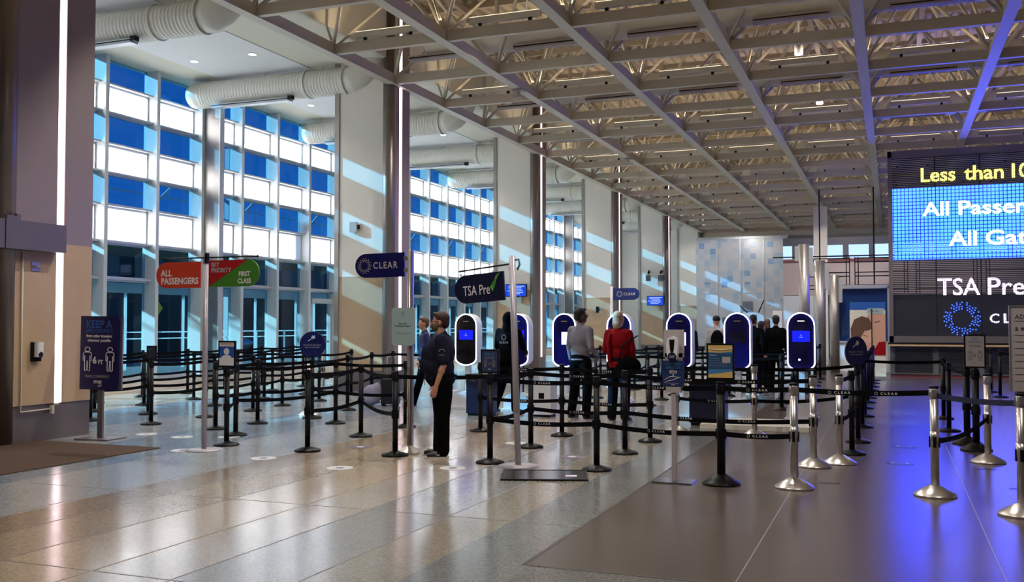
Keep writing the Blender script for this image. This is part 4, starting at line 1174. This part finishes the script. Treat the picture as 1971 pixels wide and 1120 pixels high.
# floor plate and decals
t = thing('floor_plate', 'scuffed rectangular steel plate on the floor before the leaning sign', 'floor plate', (-3.42, 9.70, 0), .33)
MB().box((-.43,-.31,0),(.43,.31,.014)).build('plate', M['plate'], t)
MB().box((-.45,-.33,0),(.45,-.31,.018)).box((-.45,.31,0),(.45,.33,.018)).box((-.45,-.31,0),(-.43,.31,.018)).box((.43,-.31,0),(.45,.31,.018)).build('rim', M['black'], t)
MB().box((.22,-.12,.0142),(.34,-.02,.0155)).build('sticker', M['whiteprint'], t)
dec = [((-10.98+.9,11.25),'white','beside the distance placard'),((-9.36,11.15),'white','nearest the brown mat tip'),((-8.36,9.98),'white','touching the base of the two-panel sign'),((-8.75,11.4),'white','behind the two-panel sign'),((-6.98,9.75),'white','left of the round sign posts, nearest'),((-5.72,9.4),'white','left of the mint notice'),((-6.45,11.1),'purple','between the posts left of the mint notice'),((-4.55,9.85),'white','in front of the standing man'),((-4.7,12.2),'grey','behind the leaning sign'),((-3.6,11.2),'purple','right of the leaning sign base'),((.14,13.7),'blue','farther one on the blue lit floor'),((.07,12.05),'blue','nearer one on the blue lit floor'),((1.55,12.9),'white','at the right edge of the blue floor')]
for (x, y), c, ph in dec:
    t = thing('floor_decal', 'round %s floor sticker %s' % (c if c != 'blue' else 'faint', ph), 'floor sticker', (x, y, 0), group='distance stickers on the floor')
    mt = {'white':'decal','purple':'decalp','grey':'decal','blue':'decalprint'}[c]
    if c == 'blue':
        MB().lathe([(.15,.001),(.15,.003)],28).build('disc', mat('dark_blue_decal', srgb(60,60,84), .3), t)
        MB().cbox((-.08,0,.004),(.03,.05,.001)).cbox((.08,0,.004),(.03,.05,.001)).build('footprints', M['whiteprint'], t)
    else:
        MB().lathe([(.15,.001),(.15,.003)],28).build('disc', M[mt], t)
        MB().lathe([(.05,.0031),(.05,.0034)],16).build('print', M['decalprint'] if c != 'purple' else M['whiteprint'], t)
for (x, y), ph in (((1.15,10.6),'nearer'),((.95,11.9),'farther'),((-.6,10.3),'third, left')):
    t = thing('tape_mark', 'pair of short dark tape strips on the floor, %s' % ph, 'tape', (x, y, 0), .12)
    MB().box((-.1,-.03,0),(.1,-.02,.002)).box((-.1,.03,0),(.1,.04,.002)).build('strips', M['black'], t)
# ---------------------------------------------------------------- people
def blob(q, name, m, parent, vox=.012, smooth=3, label=None):
    """fuse overlapping shapes into one continuous surface"""
    me = q.mesh(name, m)
    o = bpy.data.objects.new(name, me); COL.objects.link(o)
    r = o.modifiers.new('r', 'REMESH'); r.mode = 'VOXEL'; r.voxel_size = vox; r.use_smooth_shade = True
    if smooth:
        s = o.modifiers.new('s', 'SMOOTH'); s.iterations = smooth; s.factor = .5
    bpy.context.view_layer.update()
    me2 = dg_mesh(o); bpy.data.objects.remove(o)
    if not me2.materials: me2.materials.append(m)
    for p in me2.polygons: p.use_smooth = True
    o = bpy.data.objects.new(name, me2); COL.objects.link(o); o.parent = parent
    if label: o['label'] = label
    return o
def limb(q, pts, rs, n=14):
    q.tube(pts, rs, n)
    for p, r in zip(pts, rs): q.ell(p, (r, r, r), n)
def hand(q, wrist, d, side, curl=.5, k=1.0, palm_n=None):
    """palm, four bent fingers and a thumb; d = direction the hand points"""
    d = Vector(d).normalized(); w = Vector(wrist)
    nrm = Vector(palm_n) if palm_n else Vector((-side, 0, 0))   # the palm faces this way
    nrm = (nrm - d*nrm.dot(d)).normalized()
    sd = d.cross(nrm).normalized()
    if sd.y > 0: sd = -sd        # thumb side to the front
    limb(q, [w, w+d*.05*k], [.024*k, .027*k], 10)
    for i in range(3): limb(q, [w+d*.03*k+sd*(i-1)*.018*k, w+d*.085*k+sd*(i-1)*.022*k], [.015*k, .014*k], 8)
    for i in range(4):
        L = (.072, .08, .075, .058)[i]*k
        b = w+d*.09*k+sd*(.03-.02*i)*k
        b1 = b+(d*math.cos(curl*.5)+nrm*math.sin(curl*.5))*L*.45
        b2 = b1+(d*math.cos(curl*1.3)+nrm*math.sin(curl*1.3))*L*.32
        b3 = b2+(d*math.cos(curl*2.)+nrm*math.sin(curl*2.))*L*.25
        limb(q, [b, b1, b2, b3], [.0105*k, .0095*k, .009*k, .008*k], 8)
    t0 = w+d*.03*k+sd*.028*k
    t1 = t0+(d*.6+sd*.7+nrm*.3).normalized()*.035*k
    limb(q, [t0, t1, t1+(d*.9+sd*.25+nrm*.3).normalized()*.03*k], [.013*k, .011*k, .0095*k], 8)
def figure(label, loc, rz, h=1.75, skin='skin', hair='hair', shirt='polo', trous='trouser', shoe='shoe', g=1.0, belly=0.0,
           arms=None, legs=None, sleeve='long', turn=0.0, nod=0.0, vox=.012, cap=None, mask=False, glasses=False, hood=False, longhair=False, lean=0.0, shirt_len=.9, name='person', bald=False):
    k = h/1.75
    t = thing(name, label, 'person', loc, rz)
    S = lambda p: (p[0]*k, (p[1] - lean*(max(0, p[2]-.95)))*k, p[2]*k)
    A = arms or [[(.18,0,1.40),(.222,.03,1.13),(.23,-.05,.89)], [(-.18,0,1.40),(-.222,.03,1.13),(-.23,-.05,.89)]]
    G = legs or [[(.095,0,.90),(.105,-.02,.49),(.11,.03,.09)], [(-.095,0,.90),(-.105,-.02,.49),(-.11,.03,.09)]]
    A = [[S(p) for p in a] for a in A]; Gs = [[(p[0]*k,p[1]*k,p[2]*k) for p in a] for a in G]
    # body: one continuous skin surface
    q = MB()
    hc = Vector(S((0,-.02,1.625)))
    R = Matrix.Rotation(turn, 4, 'Z') @ Matrix.Rotation(nod, 4, 'X')
    def H(p): return tuple(hc + R.to_3x3() @ (Vector(p)*k))
    RM = R
    q.ell(H((0,.012,.025)), (.074*k,.094*k,.098*k), 20, RM)
    q.ell(H((0,-.03,-.035)), (.056*k,.062*k,.078*k), 18, RM)
    q.ell(H((0,-.05,-.085)), (.035*k,.035*k,.026*k), 12, RM)
    limb(q, [H((0,-.088,.02)), H((0,-.108,-.018))], [.009*k,.014*k], 8)      # nose
    for sx in (-1,1): q.ell(H((sx*.076,.005,-.005)), (.012*k,.02*k,.032*k), 10, RM); q.ell(H((sx*.035,-.07,-.01)),(.02*k,.02*k,.018*k),10,RM)
    q.ell(H((0,-.085,-.055)), (.024*k,.012*k,.012*k), 10, RM)
    limb(q, [S((0,.012,1.42)), S((0,.0,1.50)), H((0,.01,-.05))], [.062*k*g**.5,.054*k*g**.4,.05*k], 14)
    q.ell(S((0,0,1.26)), (.13*k,.085*k,.2*k), 16); q.ell(S((0,0,1.0)), (.12*k,.08*k,.16*k), 16)
    q.tube([S((-.15,0,1.40)), S((.15,0,1.40))], .05*k, 10)
    for side, a in zip((1,-1), A):
        limb(q, a, [.045*k*g**.5,.038*k*g**.4,.026*k*g**.3], 12)
        e, w = Vector(a[1]), Vector(a[2])
        mid = e.lerp(w, .3); q.ell(mid, (.042*k*g**.3,)*3, 10)
        hand(q, w, (w-e), side, .55, k*1.04)
    for g_ in Gs: limb(q, g_, [.06*k,.045*k,.032*k], 10)
    body = blob(q, 'body', M[skin], t, vox, 2)
    # trousers
    q = MB()
    q.ell(S((0,.015,.955)), (.155*k*g**.8,.118*k*g**.7+belly*.012,.13*k), 18)
    for g_ in Gs:
        mid = Vector(g_[0]).lerp(Vector(g_[1]), .4)
        limb(q, [g_[0], mid, g_[1], g_[2]], [.098*k*g,.092*k*g,.076*k*g**.7,.068*k*g**.6], 16)
    blob(q, 'trousers', M[trous], t, max(vox,.012), 3)
    # shirt
    q = MB()
    q.ell(S((0,.005,1.27)), (.188*k*g,.125*k*g,.21*k), 20)
    q.ell(S((0,.0,1.08)), (.165*k*g,.118*k*g,.2*k), 20)
    if belly: q.ell(S((0,-.062*belly,1.11)), (.15*k*g,.145*k*g,.155*k), 20); q.ell(S((0,-.045*belly,1.23)), (.15*k*g,.145*k*g,.2*k), 18); q.ell(S((0,-.02,1.34)), (.15*k*g,.11*k*g,.12*k), 18)
    q.tube([S((0,.01,.96)), S((0,.01,shirt_len))], [.150*k*g**.7,.145*k*g**.7], 18)
    limb(q, [S((-.165,.005,1.405)), S((.165,.005,1.405))], [.066*k*g**.5]*2, 14)
    limb(q, [S((0,.012,1.42)), S((0,.01,1.475))], [.085*k,.062*k*g**.3], 14)
    for a in A:
        s, e, w = (Vector(p) for p in a)
        if sleeve == 'short': limb(q, [s, s.lerp(e, .5), s.lerp(e, .82)], [.073*k*g**.6,.068*k*g**.6,.066*k*g**.6], 14)
        else: limb(q, [s, s.lerp(e,.5), e, e.lerp(w, .92)], [.060*k*g**.5,.057*k*g**.5,.052*k*g**.4,.038*k*g**.3], 14)
    if hood: q.ell(H((0,.02,.01)), (.105*k,.125*k,.135*k), 18); limb(q, [S((0,.03,1.45)), H((0,.03,-.05))], [.1*k,.095*k], 14)
    blob(q, 'hooded_top' if hood else 'shirt', M[shirt], t, max(vox,.012), 3)
    # hair
    if not hood and not bald:
        q = MB()
        q.ell(H((0,.028,.05)), (.084*k,.098*k,.088*k), 20, RM); q.ell(H((0,.055,.0)), (.076*k,.066*k,.085*k), 18, RM)
        q.ell(H((0,-.05,.105)), (.05*k,.035*k,.025*k), 12, RM)
        if longhair: q.ell(H((0,.05,-.06)), (.085*k,.07*k,.11*k), 16, RM)
        blob(q, 'hair', M[hair], t, .01, 2)
    if cap:
        q = MB(); q.ell(H((0,.02,.06)), (.088*k,.102*k,.085*k), 18, RM); q.ell(H((0,-.12,.07)), (.06*k,.07*k,.012*k), 14, RM)
        blob(q, 'cap', M[cap], t, .01, 1)
    if mask:
        q = MB(); q.ell(H((0,-.048,-.05)), (.062*k,.062*k,.056*k), 18, RM)
        q.tube([H((.06,-.03,-.045)), H((.078,.0,-.01))], .004*k, 6).tube([H((-.06,-.03,-.045)), H((-.078,.0,-.01))], .004*k, 6)
        q.build('face_mask', M['camo'] if mask == 'camo' else M['lightgrey'], t)
    if glasses:
        q = MB()
        for sx in (-1,1):
            pts = [H((sx*(.036+.024*math.cos(a)), -.098+.006*abs(math.cos(a)), .012+.018*math.sin(a))) for a in [2*PI*i/12 for i in range(13)]]
            q.tube(pts, .003*k, 5); q.tube([H((sx*.06,-.092,.015)), H((sx*.080,-.0,.012))], .0035*k, 5)
        q.tube([H((-.012,-.1,.012)), H((.012,-.1,.012))], .003*k, 5)
        q.build('glasses', M['black'], t)
    q = MB()
    for sx in (-1,1): q.ell(H((sx*.034,-.088,.012)), (.011*k,.007*k,.006*k), 8)
    q.build('eyes', M['black'], t)
    # shoes
    for g_ in Gs:
        an = Vector(g_[2]); kn = Vector(g_[1])
        yaw = 0
        q = MB()
        z0 = an.z-.09*k
        fx = .03*(1 if an.x > 0 else -1)
        q.ell((an.x, an.y+.01, z0+.06*k), (.045*k,.06*k,.055*k), 14)
        q.tube([(an.x, an.y+.03*k, z0+.045*k), (an.x+fx*k*.6, an.y-.12*k, z0+.038*k), (an.x+fx*k, an.y-.19*k, z0+.03*k)], [.045*k,.044*k,.03*k], 14)
        so_ = blob(q, 'shoe', M[shoe], t, .01, 2)
        q = MB().prism([(an.x+.042*k, an.y+.07*k),(an.x+.045*k+fx*k*.6, an.y-.12*k),(an.x+fx*k+.02*k, an.y-.215*k),(an.x+fx*k-.02*k, an.y-.215*k),(an.x-.045*k+fx*k*.6, an.y-.12*k),(an.x-.042*k, an.y+.07*k)], max(0, z0), max(0,z0)+.02*k, 'z')
        q.build('sole', M['shoewhite'] if shoe == 'shoe' else M['black'], so_)
        if belly and an.x > 0: MB().tube([(an.x+.05, an.y-.0, z0+.062),(an.x+.056, an.y-.05, z0+.04),(an.x+.058, an.y-.085, z0+.05)], [.002,.006,.002], 6).build('swoosh_mark', M['whiteprint'], so_)
    return t, H, S

# standing man in profile
t, H, S = figure('heavy-set man in dark polo, glasses and patterned mask standing in profile', (-5.06, 10.62, 0), -1.22, 1.74, g=1.34, belly=1.25, sleeve='short',
    arms=[[(.215,.02,1.41),(.235,.05,1.13),(.235,-.035,.88)], [(-.215,.02,1.41),(-.235,.03,1.14),(-.225,.0,.90)]],
    legs=[[(.10,.02,.90),(.10,.02,.48),(.10,.03,.09)], [(-.10,.0,.90),(-.10,-.01,.48),(-.10,-.03,.09)]], mask='camo', glasses=True, vox=.008, nod=.05, shirt_len=.93)
text('CLEAR', M['greyprint'], t, (.318, .035, 1.235), .06, .012, rot=(PI/2, 0, PI/2), name='sleeve_badge')
q = MB(); q.tube([(.314,.035+.035*math.cos(a),1.275+.024*math.sin(a)) for a in [PI*i/10-.2 for i in range(12)]], .003, 5); q.build('sleeve_badge', M['greyprint'], t)
MB().cbox((.17,.0,.93),(.09,.05,.13)).build('belt_pouch', M['black'], t)
MB().cbox((.03,-.20,.90),(.05,.01,.08)).tube([(.03,-.19,.95),(.02,-.195,1.02)],.003,5).build('name_badge', M['whiteprint'], t)
# hooded person at second kiosk
t, H, S = figure('person in black hooded top with white logo on the back, legs apart', (-6.37, 16.15, 0), PI-.2, 1.80, shirt='hoodie', trous='trouser', hood=True, g=1.15,
    arms=[[(.2,0,1.42),(.27,-.05,1.16),(.16,-.28,1.10)], [(-.2,0,1.42),(-.29,-.02,1.14),(-.20,-.26,1.05)]],
    legs=[[(.10,0,.90),(.16,-.02,.49),(.26,.06,.09)], [(-.10,0,.90),(-.13,-.02,.49),(-.14,.0,.09)]], vox=.015)
text('CLEAR', M['greyprint'], t, (.0, .155, 1.27), .19, .035, rot=(PI/2,0,PI), name='back_logo', spacing=1.2, bold=.02)
sb = sunburst(t, (0, .16, 1.36), .06, M['greyprint']); sb.name = 'back_logo'
# man in grey shirt
t, H, S = figure('man in untucked grey long-sleeved shirt seen from behind', (-4.86, 15.6, 0), PI-.35, 1.86, skin='skindark', hair='hairblack', shirt='greyshirt', trous='trouser', g=1.02,
    arms=[[(.18,0,1.40),(.222,.0,1.14),(.22,-.05,.92)], [(-.18,0,1.40),(-.235,.04,1.14),(-.19,-.16,1.02)]], legs=[[(.1,0,.9),(.13,-.02,.49),(.17,.02,.09)],[(-.1,0,.9),(-.12,-.02,.49),(-.14,.04,.09)]], turn=-.55, vox=.014, glasses=True, shirt_len=.93)
# person in red
t, H, S = figure('white haired person in a red jacket seen from behind', (-4.16, 15.45, 0), PI-.1, 1.80, hair='hairblond', shirt='redshirt', trous='jeans', g=1.12, sleeve='long',
    arms=[[(.18,0,1.39),(.235,-.02,1.13),(.20,-.2,1.05)], [(-.18,0,1.39),(-.23,.0,1.13),(-.22,-.06,.91)]], turn=-.3, vox=.014, longhair=True, shirt_len=.86)
MB().tube([S((.1,.13,1.42)), S((.11,.155,1.25)), S((.10,.15,1.0)), S((.05,.13,.9))], [.02,.03,.035,.03], 10).build('shoulder_strap', M['redshirt'], t)
b = thing('shoulder_bag', 'dark shoulder bag hanging at the hip of the person in red', 'bag', (-3.93, 15.22, .86))
q = MB(); q.ell((0,0,.07),(.2,.1,.15),18); q.ell((-.12,-.02,.0),(.12,.09,.1),14); blob(q, 'bag_body', M['hoodie'], b, .015, 2)
MB().tube([(-.18,0,.1),(-.12,.1,.4),(.1,.2,.55)], .012, 6).build('strap', M['black'], b)
# walker behind the mint notice
t, H, S = figure('walking person in navy jacket half hidden behind the mint notice', (-8.42, 16.9, 0), -1.0, 1.72, hair='hairbrown', shirt='navyjacket', trous='trouser', 
    legs=[[(.09,0,.9),(.09,-.1,.5),(.08,-.22,.09)],[(-.09,0,.9),(-.1,.12,.52),(-.1,.42,.16)]], vox=.016, turn=.2)
b = thing('wheeled_suitcase', 'small dark wheeled suitcase with lilac bag on top, behind the mint notice', 'suitcase', (-9.15, 16.9, 0), .3)
MB().box((-.17,-.12,.04),(.17,.12,.52)).build('case', M['suitcase'], b); q = MB()
for x in (-.13,.13): q.tube([(x,-.1,.03),(x,-.06,.03)],.03,12); q.tube([(x,.06,.03),(x,.1,.03)],.03,12)
q.build('wheels', M['black'], b); MB().tube([(-.08,.1,.52),(-.08,.1,.95),(.08,.1,.95),(.08,.1,.52)],.01,6).build('pull_handle', M['chrome'], b)
b = thing('soft_bag', 'lilac grey soft bag resting against the suitcase', 'bag', (-9.45, 16.7, .0), .3)
q = MB(); q.ell((0,0,.22),(.2,.12,.2),16); q.ell((-.06,0,.12),(.2,.14,.12),16); q.ell((.1,0,.3),(.1,.09,.16),14); blob(q, 'bag_body', M['lilacbag'], b, .02, 2)
b = thing('pink_bag', 'pink tote on a pale crate beyond the walking person', 'bag', (-8.75, 18.6, 0))
MB().box((-.25,-.15,0),(.25,.15,.2)).build('crate', M['white'], b)
q = MB(); q.ell((0,0,.38),(.15,.1,.2),16); blob(q, 'tote', M['pink'], b, .02, 2)
# distant travellers
far = [(-2.94,25.6,'lightgrey',1.78,'black backpack and cap, facing the far glass wall','black',None,True),(-2.62,26.6,'lightgrey',1.76,'pale top just right of the backpacker',None,'hairblack',False),
       (-1.40,25.4,'hoodie',1.80,'dark top right of the sixth kiosk',None,'hairblack',False),(-1.05,27.0,'hoodie',1.66,'dark clothes partly hidden in the far group',None,'hairblack',False),
       (-.86,24.2,'bluejacket',1.72,'blue jacket with blond brown hair in the far queue',None,'hairbrown',False),(-.42,27.5,'hoodie',1.8,'dark coat left of the steel pylons',None,'hairblack',False),(-3.9,27.5,'hoodie',1.70,'dark clothes beside the fifth kiosk',None,'hairblack',False)]
for i, (x, y, sh, h, lab, cp, hr, bp) in enumerate(far):
    x = {0:-2.94,1:-2.75,2:-1.55,3:-1.25,4:-.98,5:-.70,6:-4.7}[i]
    y = {0:23.2,1:25.9,2:22.6,3:24.0,4:25.6,5:23.3,6:26.2}[i]
    px = {0:1378,1:1395,2:1450,3:1466,4:1477,5:1493,6:1326}[i]
    # walk the sight line: x follows from the depth
    a = (px-985.5)/FPX; fx, fy = -math.sin(YAW), math.cos(YAW); rx, ry = math.cos(YAW), math.sin(YAW)
    dx, dy = fx+a*rx, fy+a*ry; x = dx/dy*y
    t, H, S = figure('distant traveller with '+lab, (x, y, 0), PI+.3*math.sin(i*2), h, hair=hr or 'hairblack', shirt=sh, trous='jeans' if i == 4 else 'trouser', vox=.022, cap=cp, turn=.5*math.cos(i), longhair=(i == 4), bald=bool(cp))
    if bp:
        b = thing('backpack', 'black backpack on the traveller in the cap', 'bag', (x+.06, y-.2, 1.02), 0)
        q = MB(); q.ell((0,0,.18),(.16,.11,.26),16); q.ell((0,-.06,.08),(.12,.08,.14),14); blob(q, 'pack', M['hoodie'], b, .02, 2)
# scanner mast behind the far group
s = thing('scanner_mast', 'slim white equipment mast among the far travellers', 'equipment', (-2.86, 27.0, 0))
MB().box((-.12,-.05,0),(.12,.05,1.95)).build('mast', M['white'], s)
MB().tube([(-.5,0,1.9),(-.35,0,2.25)],.015).build('antenna', M['black'], s)
MB().tube([(-1.0,0,2.1),(-.8,0,1.9)],.015).build('antenna', M['black'], s)

# ---------------------------------------------------------------- outside the windows
MB().box((-140,-60,-.3),(-17.55,140,-.12)).build('ground', M['asphalt'], label='grey asphalt forecourt outside the windows', cat='ground', kind='structure')
q = MB().box((-70,-40,0),(-46,130,7.4)); o = q.build('parking_building', M['extdark'], label='long dark parking building across the forecourt', cat='building')
q = MB()
for i in range(40): q.box((-45.98,-30+i*4,1.0),(-45.9,-27.4+i*4,2.8)).box((-45.98,-30+i*4,4.2),(-45.9,-27.4+i*4,6.2))
q.build('openings', M['asphalt'], o); MB().box((-46,-40,3.2),(-45.5,130,3.8)).box((-46,-40,6.7),(-45.5,130,7.4)).build('parapet', M['extlight'], o)
cn = thing('entrance_canopy', 'long outdoor canopy with pale fascia and slim posts beyond the windows', 'canopy', (-26, 0, 0))
MB().box((-1.2,-8,3.08),(0,80,3.25)).build('roof_slab', M['extdark'], cn); MB().box((0,-8,2.72),(.06,80,3.08)).build('fascia', M['frost'], cn)
for i in range(46): MB().box((-.02,3+i*1.55,-.1),(.06,3.07+i*1.55,2.75)).build('post', M['frost'], cn)
q = MB()
for z in (1.05,1.28): q.box((1.2,-10,z),(1.25,80,z+.04))
for i in range(40): q.box((1.2,i*2.0,-.1),(1.26,i*2.0+.05,1.3))
q.build('railing', M['frost'], cn)
aw = thing('walkway_awning', 'dark narrow awning running outside along the window wall', 'awning', (-19.6, 0, 3.6))
MB().box((-1.5,-8,0),(1.5,70,.12)).build('slab', M['extdark'], aw)
for i in range(9): MB().box((-1.4,2+i*8,-3.7),(-1.3,2.1+i*8,0)).build('post', M['extdark'], aw)
tag(MB().box((-37,-8,-.1),(-36,90,3.2)).build('boundary_wall', M['extdark']), 'low dark wall beyond the outdoor canopy', 'wall')
br = thing('sky_bridge', 'steel lattice bridge structure high outside the windows', 'bridge', (-30, 0, 0))
q = MB()
for i in range(14):
    y = 2+i*6
    q.tube([(0,y,5.4),(0,y+3.5,8.2),(0,y+6,5.4)], .08, 6)
q.tube([(0,0,5.2),(0,90,5.2)],.12,6).tube([(0,0,7.2),(0,90,7.2)],.03,6); q.build('lattice', M['extlight'], br)
q = MB()
for i in range(5): q.box((2,22+i*14,-.1),(2.25,22.25+i*14,9.5))
q.build('mast', M['extlight'], br)
# parked car
cr = thing('car', 'parked silver car outside the windows, seen between mullions', 'car', (-33.0, 42.9, -.1), .15)
q = MB(); q.ell((0,0,.6),(.95,2.2,.42),20); q.ell((0,.1,1.0),(.78,1.25,.42),20); blob(q, 'body', mat('car_paint', srgb(150,160,170), .3, metal=.5), cr, .04, 2)
MB().cbox((0,-1.1,1.08),(1.2,.05,.36)).cbox((.8,.1,1.08),(.04,1.5,.3)).build('windows', M['black'], cr)
for sx in (-.8,.8):
    for sy in (-1.35,1.35): MB().tube([(sx-.1,sy,.32),(sx+.1,sy,.32)],.32,18).build('wheel', M['black'], cr)
ys = thing('crossing_sign', 'yellow diamond road sign outside the windows', 'sign', (-24.2, 27.4, -.1))
MB().tube([(0,0,0),(0,0,2.3)],.03).build('post', M['extlight'], ys); MB().prism([(0,1.9),(.32,2.25),(0,2.6),(-.32,2.25)],-.02,.02,'x').build('plate', M['yellow'], ys)

# ---------------------------------------------------------------- light
def lamp(name, typ, loc, energy, col=(1,1,1), rot=None, **k):
    l = bpy.data.lights.new(name, typ); l.energy = energy; l.color = col
    for a, v in k.items(): setattr(l, a, v)
    o = bpy.data.objects.new(name, l); COL.objects.link(o); o.location = loc
    if rot: o.rotation_euler = rot
    return o
D = Vector((1, .33, -.44)).normalized()
s = lamp('sun', 'SUN', (-30,0,30), 18.0, (1,.97,.92), angle=.01)
s.rotation_euler = D.to_track_quat('-Z', 'Y').to_euler()
k = 0
for j in range(-4, 17, 2):
    y = 17.45+2.695*j
    if y < 6: continue
    lamp('uplight_%d' % k, 'AREA', (-1.8, y, ZC+.46), 55, (1,.80,.56), (PI,0,0), shape='RECTANGLE', size=18, size_y=.08); k += 1
for (x, y) in [(-7.0,18.8),(-6.9,25.6),(-1.9,22.9),(-1.8,28.3),(-6.9,31.0),(-1.8,33.7),(3.4,22.9),(3.4,28.3),(-6.9,36.4),(-1.8,41.8),(-1.9,17.5),(-1.9,12.0),(-7,12.5),(-4.5,6),(2,6)]:
    lamp('downlight', 'SPOT', (x, y, 7.7), 430, (1,.93,.85), (0,0,0), spot_size=2.5, spot_blend=.6, shadow_soft_size=.08)
for yy in (8.3, 13.5, 18.6, 23.6, 28.9, 34.1, 39.3, 44.5, 49.7):
    for x in (-15.38, -13.72): lamp('soffit_light', 'SPOT', (x, yy, 7.8), 90, (1,.96,.9), (0,0,0), spot_size=2.0, spot_blend=.6, shadow_soft_size=.08)
for y in (50, 55): lamp('concourse_light', 'SPOT', (-8.5, y, 7.0), 130, (1,.95,.9), (.5,0,0), spot_size=2.2, shadow_soft_size=.1)
for x in (-2, 4): lamp('concourse_light', 'SPOT', (x, 41, 7.0), 120, (1,.9,.88), (.3,0,0), spot_size=2.2, shadow_soft_size=.1)

w = bpy.data.worlds.new('sky'); SC.world = w; w.use_nodes = True; nt = w.node_tree
bg = nt.nodes['Background']; tc = nt.nodes.new('ShaderNodeTexCoord'); sp = nt.nodes.new('ShaderNodeSeparateXYZ'); nt.links.new(tc.outputs['Generated'], sp.inputs[0])
cr_ = nt.nodes.new('ShaderNodeValToRGB'); nt.links.new(sp.outputs['Z'], cr_.inputs[0])
e = cr_.color_ramp.elements; e[0].position = 0; e[0].color = (.25,.6,1.0,1); e[1].position = .6; e[1].color = (.02,.14,.5,1)
x_ = e.new(.12); x_.color = (.04,.30,.85,1)
nt.links.new(cr_.outputs[0], bg.inputs['Color']); bg.inputs['Strength'].default_value = 1.0

# ---------------------------------------------------------------- colour
SC.view_settings.view_transform = 'Standard'; SC.view_settings.look = 'None'
SC.view_settings.exposure = 1.1; SC.view_settings.gamma = 1.0; SC.view_settings.use_curve_mapping = False
SC.cycles.use_denoising = True
SC.cycles.max_bounces = 8; SC.cycles.diffuse_bounces = 4; SC.cycles.transparent_max_bounces = 16; SC.cycles.sample_clamp_indirect = 6
